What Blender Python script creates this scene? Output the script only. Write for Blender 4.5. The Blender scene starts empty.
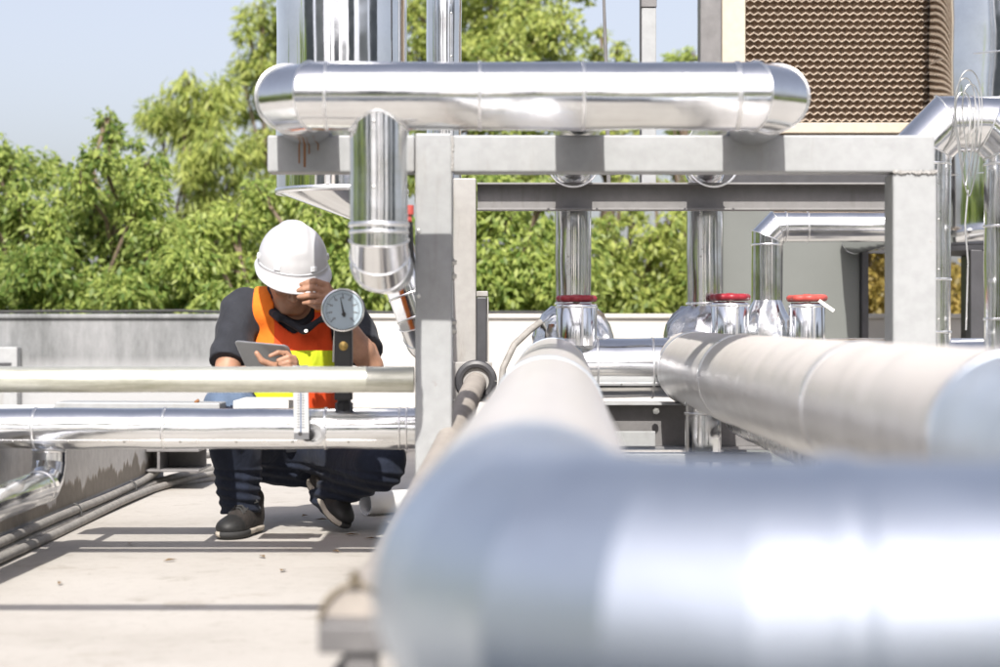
import bpy, math, random
import numpy as np
from mathutils import Vector, Matrix

random.seed(7)
RNG = np.random.default_rng(11)
R = math.radians
C = bpy.context.scene.collection

# ------------------------------------------------------------------ camera, sky, sun, exposure
F = 1944.44            # focal length in pixels of a 1000 px wide picture (70 mm lens)
CH = 0.66              # camera height above the roof
sc = bpy.context.scene
cam_d = bpy.data.cameras.new('camera'); cam = bpy.data.objects.new('camera', cam_d); C.objects.link(cam)
cam.location = (0, 0, CH); cam.rotation_euler = (R(90), 0, 0)
cam_d.lens = 70; cam_d.sensor_width = 36; cam_d.sensor_fit = 'HORIZONTAL'
cam_d.shift_y = -0.0035
cam_d.clip_start = 0.05; cam_d.clip_end = 2000
cam_d.dof.use_dof = True; cam_d.dof.focus_distance = 6.9; cam_d.dof.aperture_fstop = 3.0
sc.camera = cam

SUN_EL, SUN_AZ = 44.0, 2.0
w = bpy.data.worlds.new('World'); sc.world = w; w.use_nodes = True
nt = w.node_tree; nt.nodes.clear()
sky = nt.nodes.new('ShaderNodeTexSky'); sky.sky_type = 'NISHITA'; sky.sun_disc = False
sky.sun_elevation = R(SUN_EL); sky.sun_rotation = R(180 + SUN_AZ)
sky.air_density = 1.0; sky.dust_density = 3.2; sky.ozone_density = 1.0; sky.altitude = 0
bg = nt.nodes.new('ShaderNodeBackground'); bg.inputs[1].default_value = 0.132
wo = nt.nodes.new('ShaderNodeOutputWorld')
hz_ = nt.nodes.new('ShaderNodeHueSaturation'); hz_.inputs['Saturation'].default_value = .50   # pale hazy tropical sky
nt.links.new(sky.outputs[0], hz_.inputs['Color']); tn_ = nt.nodes.new('ShaderNodeMixRGB'); tn_.blend_type = 'MULTIPLY'; tn_.inputs[0].default_value = 1; tn_.inputs[2].default_value = (1.0, .975, 1.03, 1)
nt.links.new(hz_.outputs[0], tn_.inputs[1]); nt.links.new(tn_.outputs[0], bg.inputs[0]); nt.links.new(bg.outputs[0], wo.inputs[0])

sl = bpy.data.lights.new('sun', 'SUN'); sl.energy = 4.6; sl.angle = R(0.5); sl.color = (1, .955, .89)
so = bpy.data.objects.new('sun', sl); C.objects.link(so); so.location = (0, -6, 9)
so.rotation_euler = (R(90 - SUN_EL), 0, R(-SUN_AZ))

sc.view_settings.view_transform = 'Standard'; sc.view_settings.look = 'None'
sc.view_settings.gamma = 1; sc.view_settings.use_curve_mapping = False
sc.view_settings.exposure = 0.46
sc.render.engine = 'CYCLES'
sc.cycles.use_denoising = True
sc.cycles.max_bounces = 10; sc.cycles.glossy_bounces = 5; sc.cycles.diffuse_bounces = 4
sc.cycles.sample_clamp_indirect = 6; sc.cycles.caustics_reflective = False

# ------------------------------------------------------------------ helpers
def P(px, py, Y):
    """point at depth Y that was measured at pixel (px, py) of the 1000 px photograph"""
    return Vector(((px - 500) * Y / F, Y, CH - (py - 330) * Y / F))

def wloc(o):
    v = Vector((0, 0, 0))
    while o: v = v + o.location; o = o.parent
    return v

def tag(o, label=None, cat=None, group=None, kind=None):
    if label: o['label'] = label
    if cat: o['category'] = cat
    if group: o['group'] = group
    if kind: o['kind'] = kind
    return o

def thing(name, loc, label, cat, group=None):
    o = bpy.data.objects.new(name, None); o.empty_display_size = .1; C.objects.link(o); o.location = loc
    return tag(o, label, cat, group)

def mesh_obj(name, V, Fc, mat, parent=None, smooth=True, loc=None, mids=None):
    """one mesh object; V in world coordinates"""
    me = bpy.data.meshes.new(name)
    base = wloc(parent) if parent else Vector(loc or (0, 0, 0))
    V = np.asarray(V, dtype=np.float32).reshape(-1, 3) - np.array(base, dtype=np.float32)
    if isinstance(Fc, np.ndarray):
        n, k = Fc.shape
        me.vertices.add(len(V)); me.vertices.foreach_set('co', V.ravel())
        me.loops.add(n * k); me.loops.foreach_set('vertex_index', Fc.astype(np.int32).ravel())
        me.polygons.add(n); me.polygons.foreach_set('loop_start', np.arange(0, n * k, k, dtype=np.int32))
        me.polygons.foreach_set('loop_total', np.full(n, k, dtype=np.int32))
        me.update(calc_edges=True)
    else:
        me.from_pydata([tuple(v) for v in V], [], Fc); me.update()
    if smooth: me.polygons.foreach_set('use_smooth', [True] * len(me.polygons))
    for m in (mat if isinstance(mat, (list, tuple)) else [mat]): me.materials.append(m)
    if mids is not None: me.polygons.foreach_set('material_index', mids)
    o = bpy.data.objects.new(name, me); C.objects.link(o)
    if parent: o.parent = parent
    else: o.location = base
    return o

class MB:
    def __init__(s): s.V = []; s.F = []
    def add(s, V, Fc):
        b = len(s.V); s.V += [tuple(v) for v in V]; s.F += [tuple(i + b for i in f) for f in Fc]
    def box(s, lo, hi):
        x0, y0, z0 = lo; x1, y1, z1 = hi
        s.obox(Vector(((x0+x1)/2, (y0+y1)/2, (z0+z1)/2)), Vector((1,0,0)), Vector((0,1,0)), Vector((0,0,1)), (abs(x1-x0)/2, abs(y1-y0)/2, abs(z1-z0)/2))
        return s
    def obox(s, c, ax, ay, az, h):
        c = Vector(c); V = []
        for k in (-1, 1):
            for j in (-1, 1):
                for i in (-1, 1): V.append(c + ax*(i*h[0]) + ay*(j*h[1]) + az*(k*h[2]))
        s.add(V, [(0,2,3,1), (4,5,7,6), (0,1,5,4), (2,6,7,3), (0,4,6,2), (1,3,7,5)]); return s
    def tube(s, pts, r, n=12, cap=True):
        pts = [Vector(p) for p in pts]; rs = r if isinstance(r, (list, tuple)) else [r]*len(pts)
        rings = sweep(pts, rs, n); V = [v for ring in rings for v in ring]; Fc = []
        for i in range(len(rings)-1):
            for j in range(n): Fc.append((i*n+j, i*n+(j+1)%n, (i+1)*n+(j+1)%n, (i+1)*n+j))
        if cap:
            Fc.append(tuple(range(n-1, -1, -1))); Fc.append(tuple((len(rings)-1)*n+j for j in range(n)))
        s.add(V, Fc); return s
    def lathe(s, c, axis, prof, n=24):
        """prof: list of (distance along axis, radius)"""
        a = Vector(axis).normalized(); u = a.orthogonal().normalized(); v = a.cross(u); c = Vector(c)
        V = []; Fc = []
        for (t, r) in prof:
            for j in range(n):
                th = 2*math.pi*j/n; V.append(c + a*t + (u*math.cos(th) + v*math.sin(th))*max(r, 1e-4))
        m = len(prof)
        for i in range(m-1):
            for j in range(n): Fc.append((i*n+j, i*n+(j+1)%n, (i+1)*n+(j+1)%n, (i+1)*n+j))
        Fc.append(tuple(range(n-1, -1, -1))); Fc.append(tuple((m-1)*n+j for j in range(n)))
        s.add(V, Fc); return s
    def build(s, name, mat, parent=None, smooth=False, bevel=0, loc=None, seg=2):
        o = mesh_obj(name, s.V, s.F, mat, parent, smooth, loc)
        if bevel:
            m = o.modifiers.new('b', 'BEVEL'); m.width = bevel; m.segments = seg; m.limit_method = 'ANGLE'; m.angle_limit = R(40)
        elif smooth: shade_angle(o)
        return o

def shade_angle(o, ang=38):
    """smooth faces with real creases kept sharp"""
    import bmesh
    bm = bmesh.new(); bm.from_mesh(o.data)
    for e in bm.edges:
        if len(e.link_faces) == 2 and e.calc_face_angle(0) > R(ang): e.smooth = False
    bm.to_mesh(o.data); bm.free()

def sweep(pts, rs, n):
    """rings at each point, mitred in the bisecting plane"""
    m = len(pts); T = []
    dirs = [(pts[i+1]-pts[i]).normalized() for i in range(m-1)]
    rings = []; u = None
    for i in range(m):
        d0 = dirs[max(i-1, 0)]; d1 = dirs[min(i, m-2)]
        t = (d0+d1); t = t.normalized() if t.length > 1e-6 else d1
        if u is None: u = dirs[0].orthogonal().normalized()
        # carry u across
        uu = u - d0*u.dot(d0); uu.normalize(); vv = d0.cross(uu)
        ring = []
        for j in range(n):
            th = 2*math.pi*j/n; o = (uu*math.cos(th) + vv*math.sin(th))*rs[i]
            k = o.dot(t)/max(d0.dot(t), .2); ring.append(pts[i] + o - d0*k)
        rings.append(ring)
        q = d0.rotation_difference(d1); u = q @ uu
    return rings

# ------------------------------------------------------------------ materials
def newmat(name):
    m = bpy.data.materials.new(name); m.use_nodes = True; t = m.node_tree; b = t.nodes['Principled BSDF']; return m, t, b
def N(t, typ, **kw):
    n = t.nodes.new(typ)
    for k, v in kw.items():
        if k.startswith('i_'): n.inputs[k[2:].replace('_', ' ')].default_value = v
        else: setattr(n, k, v)
    return n
def ramp(t, fac, stops):
    r = t.nodes.new('ShaderNodeValToRGB'); e = r.color_ramp.elements
    while len(e) < len(stops): e.new(.5)
    for k, (p, c) in zip(e, stops): k.position = p; k.color = (*c, 1) if len(c) == 3 else c
    t.links.new(fac, r.inputs[0]); return r
def coords(t, scale=(1,1,1), rot=(0,0,0)):
    g = N(t, 'ShaderNodeNewGeometry'); mp = N(t, 'ShaderNodeMapping'); mp.inputs['Scale'].default_value = scale
    mp.inputs['Rotation'].default_value = rot
    t.links.new(g.outputs['Position'], mp.inputs[0]); return mp.outputs[0]
def noise(t, vec, scale, detail=4, rough=.55, dist=0):
    n = N(t, 'ShaderNodeTexNoise'); n.inputs['Scale'].default_value = scale; n.inputs['Detail'].default_value = detail
    n.inputs['Roughness'].default_value = rough; n.inputs['Distortion'].default_value = dist
    t.links.new(vec, n.inputs['Vector']); return n.outputs['Fac']
def bump(t, b, h, strength, dist=.01, prev=None):
    n = N(t, 'ShaderNodeBump'); n.inputs['Strength'].default_value = strength; n.inputs['Distance'].default_value = dist
    t.links.new(h, n.inputs['Height'])
    if prev: t.links.new(prev.outputs[0], n.inputs['Normal'])
    t.links.new(n.outputs[0], b.inputs['Normal']); return n

def alu(name, col=(.83, .84, .85), r0=.12, r1=.26, wob=.12, wscale=9, fine=.05, dust_bounce=.0):
    """sheet metal cladding: hand dents, rubbed patches, floor reflection painted in with dust"""
    m, t, b = newmat(name); v = coords(t)
    b.inputs['Metallic'].default_value = 1; b.inputs['Base Color'].default_value = (*col, 1)
    rn = ramp(t, noise(t, v, 14, 6, .65), [(.3, (r0,)*3), (.72, (r1,)*3)])
    t.links.new(rn.outputs[0], b.inputs['Roughness'])
    a = bump(t, b, noise(t, v, wscale, 2, .5), wob, .02)
    bump(t, b, noise(t, v, 120, 3, .6), fine, .002, a)
    cr = ramp(t, noise(t, v, 5, 8, .7), [(.35, tuple(c*.9 for c in col)), (.6, col)])
    t.links.new(cr.outputs[0], b.inputs['Base Color'])
    if dust_bounce:
        sep = N(t, 'ShaderNodeSeparateXYZ'); g = N(t, 'ShaderNodeNewGeometry'); t.links.new(g.outputs['Normal'], sep.inputs[0])
        mr = N(t, 'ShaderNodeMapRange'); mr.inputs[1].default_value = -.35; mr.inputs[2].default_value = .55; mr.inputs[4].default_value = dust_bounce  # film reaches down the sides, standing in for reflected floor
        t.links.new(sep.outputs[2], mr.inputs[0])
        mul = N(t, 'ShaderNodeMath', operation='MULTIPLY'); t.links.new(mr.outputs[0], mul.inputs[0])
        t.links.new(ramp(t, noise(t, v, 8, 5), [(.2, (.75,)*3), (.7, (1,)*3)]).outputs[0], mul.inputs[1])
        dm = N(t, 'ShaderNodeBsdfDiffuse'); dm.inputs[0].default_value = (.60, .565, .53, 1)
        mx = N(t, 'ShaderNodeMixShader'); t.links.new(mul.outputs[0], mx.inputs[0]); t.links.new(b.outputs[0], mx.inputs[1]); t.links.new(dm.outputs[0], mx.inputs[2])
        t.links.new(mx.outputs[0], t.nodes['Material Output'].inputs[0])
    return m

def plain(name, col, rough=.5, metal=0, var=.12, vs=12, bp=.0, bs=60, spec=.5, coat=0):
    m, t, b = newmat(name); v = coords(t)
    b.inputs['Roughness'].default_value = rough; b.inputs['Metallic'].default_value = metal
    b.inputs['Specular IOR Level'].default_value = spec; b.inputs['Coat Weight'].default_value = coat
    c = ramp(t, noise(t, v, vs, 6, .65), [(.3, tuple(k*(1-var) for k in col)), (.7, tuple(min(1, k*(1+var)) for k in col))])
    t.links.new(c.outputs[0], b.inputs['Base Color'])
    if bp: bump(t, b, noise(t, v, bs, 4, .6), bp, .004)
    return m

def weathered(name, col, stain, rough=.5, metal=0, amount=.55, scale=(14, 14, 2.2), rust=False):
    """paint with vertical run stains"""
    m, t, b = newmat(name); v = coords(t, scale); v1 = coords(t)
    b.inputs['Roughness'].default_value = rough; b.inputs['Metallic'].default_value = metal
    n = noise(t, v, 1, 7, .7)
    c = ramp(t, n, [(amount, col), (amount+.2, stain)])
    c2 = ramp(t, noise(t, v1, 30, 4), [(.3, (.88,)*3), (.65, (1,)*3)])
    mx = N(t, 'ShaderNodeMixRGB', blend_type='MULTIPLY'); mx.inputs[0].default_value = 1
    t.links.new(c.outputs[0], mx.inputs[1]); t.links.new(c2.outputs[0], mx.inputs[2]); t.links.new(mx.outputs[0], b.inputs['Base Color'])
    if rust:
        rs = ramp(t, noise(t, v1, 9, 10, .8), [(.655, (0, 0, 0)), (.70, (1, 1, 1))]); mr_ = N(t, 'ShaderNodeMixRGB'); t.links.new(rs.outputs[0], mr_.inputs[0])
        t.links.new(mx.outputs[0], mr_.inputs[1]); mr_.inputs[2].default_value = (.20, .115, .06, 1); t.links.new(mr_.outputs[0], b.inputs['Base Color'])
    bump(t, b, noise(t, v1, 70, 3), .12, .002)
    return m

M = {}
M['alu'] = alu('polished_cladding', r0=.10, r1=.22, wob=.07)
M['alu_soft'] = alu('brushed_cladding', r0=.22, r1=.36, wob=.05, fine=.08)
M['alu_dusty_bounce'] = alu('dusty_bounce_cladding', r0=.30, r1=.42, wob=.04, dust_bounce=.9)  # dusty film plus painted beige floor reflection
M['alu_pale'] = alu('pale_dusty_cladding', r0=.30, r1=.42, wob=.05, dust_bounce=.55)
M['alu_sky_tint'] = alu('near_sky_tint_cladding', col=(.74, .81, .88), r0=.42, r1=.54, wob=.05)  # blue sky reflection of the shaded near part mixed into the metal colour
M['mirror'] = alu('mirror_cladding', r0=.06, r1=.13, wob=.08, wscale=4, fine=.01)
M['foil'] = alu('foil_wrap', r0=.15, r1=.3, wob=.25, wscale=15, fine=.1)
M['seam'] = alu('seam_band', col=(.88, .88, .88), r0=.25, r1=.35)
M['galv'] = weathered('galvanised_pipe', (.66, .66, .58), (.40, .40, .31), .42, .75, .5, (3, 3, 40))
M['paint'] = weathered('grey_steel_paint', (.355, .365, .37), (.29, .285, .27), .5, 0, .58, rust=True)
M['paint_warm'] = weathered('worn_grey_paint', (.36, .35, .335), (.25, .225, .195), .55, 0, .52, rust=True)
M['rear_grey'] = weathered('rear_grey_paint', (.215, .21, .208), (.155, .145, .135), .5, 0, .55)  # darker grey for the rear beam
M['dark_steel'] = plain('dark_steel', (.055, .055, .06), .45, 0, .2)
M['mid_steel'] = plain('mid_grey_steel', (.17, .165, .165), .5, 0, .2)
M['zinc'] = plain('zinc_bolt', (.5, .5, .48), .35, 1)
M['rust'] = plain('rust', (.26, .12, .05), .8, 0, .3)
M['red'] = plain('red_handwheel', (.30, .022, .035), .4, 0, .2, 40)
M['red_faded'] = plain('faded_red_handwheel', (.50, .085, .07), .5, 0, .2, 40)
M['pvc'] = plain('white_pvc', (.80, .80, .79), .35, 0, .03)
M['pvc_grey'] = plain('scale_plate_white', (.50, .51, .52), .4, 0, .04)
M['white'] = plain('white_plastic', (.8, .8, .8), .3, 0, .02)
M['black'] = plain('black_plastic', (.018, .018, .02), .4, 0, .3)
M['cable'] = plain('grey_conduit', (.30, .285, .265), .65, 0, .25, 30, .1)
M['cable_dark'] = plain('dark_cable', (.05, .05, .05), .6, 0, .25, 30)
M['cream'] = weathered('cream_frame', (.56, .49, .39), (.44, .36, .26), .5, 0, .62)
M['casing'] = plain('grey_casing', (.155, .165, .155), .55, 0, .06, 3)
M['fill'] = plain('brown_fill_pack', (.37, .275, .20), .6, 0, .25, 30)
M['fill_lit_edge'] = plain('fill_pack_lit_edges', (.60, .51, .41), .6, 0, .25, 60)  # lit-edge tone put into the colour
M['brass'] = plain('brass', (.45, .31, .11), .35, 1, .2)
M['strap'] = plain('rusty_strap', (.26, .22, .16), .5, .6, .4, 60)
M['tag'] = plain('white_tag', (.8, .79, .76), .5)
M['bark'] = plain('bark', (.16, .12, .085), .9, 0, .4, 20, .6, 30)

def concrete_floor():
    m, t, b = newmat('roof_concrete'); v = coords(t)
    n1 = noise(t, v, 1.1, 8, .62); n2 = noise(t, v, 26, 5, .6); n3 = noise(t, v, 4.5, 6, .7, .6)
    c = ramp(t, n1, [(.3, (.39, .365, .33)), (.5, (.46, .435, .40)), (.72, (.495, .47, .435))])
    s = ramp(t, n3, [(.30, (.72, .70, .66)), (.42, (1, 1, 1))])
    g = ramp(t, n2, [(.25, (.86, .86, .85)), (.5, (1, 1, 1))])
    m1 = N(t, 'ShaderNodeMixRGB', blend_type='MULTIPLY'); m1.inputs[0].default_value = .8
    m2 = N(t, 'ShaderNodeMixRGB', blend_type='MULTIPLY'); m2.inputs[0].default_value = .8
    t.links.new(c.outputs[0], m1.inputs[1]); t.links.new(s.outputs[0], m1.inputs[2])
    t.links.new(m1.outputs[0], m2.inputs[1]); t.links.new(g.outputs[0], m2.inputs[2]); t.links.new(m2.outputs[0], b.inputs['Base Color'])
    # darker damp blots and dirt specks
    pd = ramp(t, noise(t, v, 2.1, 9, .72, .4), [(.60, (1, 1, 1)), (.66, (.80, .77, .73)), (.72, (.9, .88, .85))]); sp_ = ramp(t, noise(t, v, 75, 2, .5), [(.26, (.62, .58, .53)), (.33, (1, 1, 1))])
    for q_, f_ in ((pd, .75), (sp_, .7)):
        mm = N(t, 'ShaderNodeMixRGB', blend_type='MULTIPLY'); mm.inputs[0].default_value = f_; t.links.new(b.inputs['Base Color'].links[0].from_socket, mm.inputs[1]); t.links.new(q_.outputs[0], mm.inputs[2]); t.links.new(mm.outputs[0], b.inputs['Base Color'])
    b.inputs['Roughness'].default_value = .85
    a = bump(t, b, n1, .25, .03); bump(t, b, n2, .3, .004, a)
    return m
M['floor'] = concrete_floor()

def concrete_wall():
    m, t, b = newmat('parapet_concrete')
    g = N(t, 'ShaderNodeNewGeometry'); sp = N(t, 'ShaderNodeSeparateXYZ'); t.links.new(g.outputs[0], sp.inputs[0])
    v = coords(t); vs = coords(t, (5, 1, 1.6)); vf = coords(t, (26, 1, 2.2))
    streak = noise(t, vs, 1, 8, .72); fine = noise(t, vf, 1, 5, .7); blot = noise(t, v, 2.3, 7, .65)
    pale_right = ramp(t, blot, [(.35, (.54, .52, .49)), (.65, (.66, .63, .59))])
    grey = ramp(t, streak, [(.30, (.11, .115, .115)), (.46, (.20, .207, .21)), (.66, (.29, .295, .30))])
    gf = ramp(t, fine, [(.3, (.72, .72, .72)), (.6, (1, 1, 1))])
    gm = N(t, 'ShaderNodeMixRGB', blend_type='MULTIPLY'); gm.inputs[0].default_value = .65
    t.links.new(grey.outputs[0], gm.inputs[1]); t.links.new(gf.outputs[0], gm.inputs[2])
    # the left stretch is streaked grey, the right stretch pale
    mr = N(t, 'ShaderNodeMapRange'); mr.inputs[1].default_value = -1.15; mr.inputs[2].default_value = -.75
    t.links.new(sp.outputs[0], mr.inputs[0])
    mx = N(t, 'ShaderNodeMixRGB'); t.links.new(mr.outputs[0], mx.inputs[0]); t.links.new(gm.outputs[0], mx.inputs[1]); t.links.new(pale_right.outputs[0], mx.inputs[2])
    # low part of the grey stretch is paler and even
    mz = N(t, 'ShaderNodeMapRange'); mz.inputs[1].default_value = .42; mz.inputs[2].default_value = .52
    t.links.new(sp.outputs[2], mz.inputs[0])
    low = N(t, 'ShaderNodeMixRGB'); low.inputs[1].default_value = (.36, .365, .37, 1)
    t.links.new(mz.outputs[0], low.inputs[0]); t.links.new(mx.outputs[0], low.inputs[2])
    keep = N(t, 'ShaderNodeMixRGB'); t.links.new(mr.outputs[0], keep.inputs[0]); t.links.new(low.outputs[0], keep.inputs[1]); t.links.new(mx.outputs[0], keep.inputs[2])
    t.links.new(keep.outputs[0], b.inputs['Base Color']); b.inputs['Roughness'].default_value = .9
    bump(t, b, noise(t, v, 40, 5), .3, .006)
    return m
M['wall'] = concrete_wall()

def plinth_mat():
    m, t, b = newmat('plinth_concrete'); v = coords(t)
    g = N(t, 'ShaderNodeNewGeometry'); sp = N(t, 'ShaderNodeSeparateXYZ'); t.links.new(g.outputs[0], sp.inputs[0])
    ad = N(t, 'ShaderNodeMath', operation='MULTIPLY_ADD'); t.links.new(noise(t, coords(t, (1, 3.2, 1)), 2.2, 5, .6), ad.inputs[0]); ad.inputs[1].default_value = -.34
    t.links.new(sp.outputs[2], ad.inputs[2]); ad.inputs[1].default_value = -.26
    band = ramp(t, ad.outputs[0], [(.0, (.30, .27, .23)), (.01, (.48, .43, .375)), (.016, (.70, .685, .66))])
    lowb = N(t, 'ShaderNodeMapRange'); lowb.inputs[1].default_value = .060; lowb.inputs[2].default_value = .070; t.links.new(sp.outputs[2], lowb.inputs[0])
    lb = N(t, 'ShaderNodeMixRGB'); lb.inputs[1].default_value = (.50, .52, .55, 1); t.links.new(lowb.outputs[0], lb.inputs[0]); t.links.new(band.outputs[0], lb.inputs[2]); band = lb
    c2 = ramp(t, noise(t, v, 22, 6, .7), [(.3, (.78, .78, .78)), (.65, (1, 1, 1))])
    mx = N(t, 'ShaderNodeMixRGB', blend_type='MULTIPLY'); mx.inputs[0].default_value = .9
    t.links.new(band.outputs[0], mx.inputs[1]); t.links.new(c2.outputs[0], mx.inputs[2]); t.links.new(mx.outputs[0], b.inputs['Base Color'])
    b.inputs['Roughness'].default_value = .85; bump(t, b, noise(t, v, 50, 4), .3, .005)
    return m
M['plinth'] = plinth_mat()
M['dark_reflection'] = plain('dark_reflection_sheet', (.045, .058, .078), .8, 0, .25, 6, .3, 40)
M['earth'] = plain('street_ground', (.10, .105, .06), .95, 0, .4, .15)

def leaf_mat(name, c0, c1, trans=.5):
    m, t, b = newmat(name)
    at = N(t, 'ShaderNodeAttribute', attribute_name='tint')
    c = ramp(t, at.outputs['Fac'], [(0, c0), (1, c1)])
    t.links.new(c.outputs[0], b.inputs['Base Color']); b.inputs['Roughness'].default_value = .45
    b.inputs['Specular IOR Level'].default_value = .4
    tr = N(t, 'ShaderNodeBsdfTranslucent'); t.links.new(c.outputs[0], tr.inputs[0])
    mx = N(t, 'ShaderNodeMixShader'); mx.inputs[0].default_value = trans
    t.links.new(b.outputs[0], mx.inputs[1]); t.links.new(tr.outputs[0], mx.inputs[2]); t.links.new(mx.outputs[0], t.nodes['Material Output'].inputs[0])
    return m
M['leaf_green'] = leaf_mat('leaf_green', (.125, .21, .045), (.45, .52, .14))
M['leaf_bright'] = leaf_mat('leaf_bright', (.145, .235, .05), (.49, .56, .15))
M['leaf_yellow'] = leaf_mat('leaf_yellow', (.17, .245, .055), (.50, .55, .15))
M['leaf_dry'] = leaf_mat('leaf_dry', (.20, .16, .035), (.46, .34, .09))
# ------------------------------------------------------------------ pipes
def fillet(path, bend, gores):
    """corner points replaced by gore points; returns points and which spans are elbow spans"""
    path = [Vector(p) for p in path]; out = [path[0]]; arcs = []
    for i in range(1, len(path)-1):
        a, b, c = path[i-1], path[i], path[i+1]
        d0 = (a-b).normalized(); d1 = (c-b).normalized(); ang = math.pi - d0.angle(d1)
        if ang < .02: out.append(b); continue
        T = min(bend*math.tan(ang/2), (a-b).length*.98, (c-b).length*.98); rad = T/math.tan(ang/2)
        ctr = b + (d0+d1).normalized()*(rad/math.cos(ang/2)); p0 = b+d0*T; p1 = b+d1*T
        ax = (p0-ctr).cross(p1-ctr).normalized(); s = len(out); out.append(p0)
        # gore joints: mitre corners lie slightly outside the arc
        tot = (p0-ctr).angle(p1-ctr)
        for k in range(gores):
            th = tot*(k+.5)/gores
            q = Matrix.Rotation(th, 3, ax) @ (p0-ctr); out.append(ctr + q/math.cos(tot/gores/2))
        out.append(p1); arcs.append((s, len(out)-1))
    out.append(path[-1]); return out, arcs

PH = RNG.uniform(0, 6.28, (12, 3)); KK = RNG.normal(0, 1, (12, 3))
def wobble(V, amp, wl):
    """low wavy dents of hand-formed sheet"""
    s = np.zeros(len(V))
    for i in range(12): s += np.sin(V @ (KK[i]/wl*4) + PH[i, 0])
    return s/12*amp*2

def ring_band(c, d, r, wd=.012, h=.004, n=40):
    return MB().lathe(Vector(c)-Vector(d).normalized()*wd/2, d, [(0, r-.004), (0, r+h*.5), (wd*.25, r+h), (wd*.75, r+h), (wd, r+h*.5), (wd, r-.004)], n)

def pipe(name, label, cat, path, r, mat, bend=None, gores=3, seams=(), seam_mat=None, group=None, dent=.0019,
         caps=True, n=48, lap=None, bw=.008, bh=.0025, elbow_mat=None, joints=True, body='pipe_body', parent=None):
    pts, arcs = fillet(path, bend or r*2, gores)
    lo = min(p.z for p in pts)
    root = parent or thing(name, (pts[0].x, pts[0].y, max(0, lo-r)), label, cat, group)
    seam_mat = seam_mat or M['seam']
    inarc = [False]*(len(pts)-1)
    for a, b in arcs:
        for k in range(a, b): inarc[k] = True
    rings = sweep(pts, [r]*len(pts), n)
    def span(i, step):
        A = np.array([tuple(v) for v in rings[i]]); B = np.array([tuple(v) for v in rings[i+1]])
        L = (pts[i+1]-pts[i]).length; k = max(1, int(L/step)); V = []
        for q in range(k+1): V.append(A + (B-A)*(q/k))
        V = np.concatenate(V); d = np.array((pts[i+1]-pts[i]).normalized()); rel = V - np.array(pts[i]); nr = rel - np.outer(rel@d, d)
        nr /= np.linalg.norm(nr, axis=1)[:, None]; V = V + nr*wobble(V, dent, .16)[:, None]
        Fc = []
        for q in range(k):
            for j in range(n): Fc.append((q*n+j, q*n+(j+1)%n, (q+1)*n+(j+1)%n, (q+1)*n+j))
        return V, Fc
    mb = MB(); i = 0
    straight = [k for k in range(len(pts)-1) if not inarc[k]]
    for k in straight:
        V, Fc = span(k, .03); mb.add(V, Fc)
    if caps:
        mb.add(rings[0], [tuple(range(n-1, -1, -1))]); mb.add(rings[-1], [tuple(range(n))])
    bod = mb.build(body, mat, root, True)
    for a, b in arcs:
        e = MB()
        for k in range(a, b):
            V, Fc = span(k, .02); e.add(V, Fc)
        el = e.build('elbow', elbow_mat or mat, root, True)
        if joints:
            for k in range(a, b+1):
                d = ((pts[k]-pts[k-1]).normalized() + (pts[k+1]-pts[k]).normalized()).normalized() if 0 < k < len(pts)-1 else Vector((0,0,1))
                if k in (a, b): ring_band(pts[k], d, r, bw, bh).build('seam_band', seam_mat, el, True)
                else:
                    # thin raised bead on the mitre ring
                    cc = [pts[k]+(Vector(v)-pts[k])*(1+.002/r) for v in rings[k]]; cc.append(cc[0])
                    MB().tube(cc, .0022, 6, False).build('seam_band', seam_mat, el, True)
    # bands on straight spans: seams are (span index among straights, metres from its start)
    for (si, dist) in seams:
        k = straight[si]; d = (pts[k+1]-pts[k]).normalized(); ring_band(pts[k]+d*dist, d, r, bw, bh).build('seam_band', seam_mat, bod, True)
    if lap:
        for (si, dirv) in lap:
            k = straight[si]; d = (pts[k+1]-pts[k]).normalized(); o = Vector(dirv); o = (o-d*o.dot(d)).normalized()
            a = pts[k]+o*r; b = pts[k+1]+o*r
            MB().obox((a+b)/2, d, d.cross(o), o, ((b-a).length/2, .006, .0016)).build('lap_seam', seam_mat, bod, False, .001)
            L = (b-a).length; q = .07
            while q < L-.03:
                    MB().lathe(a+d*q, o, [(0, .0045), (.003, .004), (.0045, .0015)], 8).build('rivet', M['zinc'], bod, True); q += .16
    return root

# ------------------------------------------------------------------ ground, roof, wall
def sheet(name, x0, x1, y0, y1, z, mat, th=0):
    if th: o = MB().box((x0, y0, z-th), (x1, y1, z)).build(name, mat)
    else: o = mesh_obj(name, [(x0,y0,z), (x1,y0,z), (x1,y1,z), (x0,y1,z)], [(0,1,2,3)], mat, None, False)
    return tag(o, kind='structure')
sheet('ground', -900, 900, -900, 900, -5, M['earth'])
sheet('roof_floor', -9, 9, -7, 10.98, 0, M['floor'], 5.0-.004)
sheet('dark_reflection_floor', -2.4, 6, -3.5, 1.95, .004, M['dark_reflection'])  # unseen dark sheet added so the near pipe undersides reflect dark

WY = 10.6
pw = thing('parapet_wall', (0, WY, 0), 'low concrete parapet behind the crouching worker, streaked grey on the left and pale on the right', 'wall')
mb = MB(); nx = 90
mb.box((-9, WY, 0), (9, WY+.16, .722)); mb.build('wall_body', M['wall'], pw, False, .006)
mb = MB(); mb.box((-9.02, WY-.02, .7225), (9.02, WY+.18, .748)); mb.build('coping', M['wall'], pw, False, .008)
cb = [Vector((-9, WY+.01, .757))]
x = -9
while x < .2:
    x += .22; cb.append(Vector((x, WY+.01+random.uniform(-.012, .012), .756+abs(random.gauss(0, .005)))))
tag(MB().tube(cb, .008, 6).build('cable', M['cable_dark'], None, True), 'thin dark cable lying loose along the top of the concrete parapet', 'cable')
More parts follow.
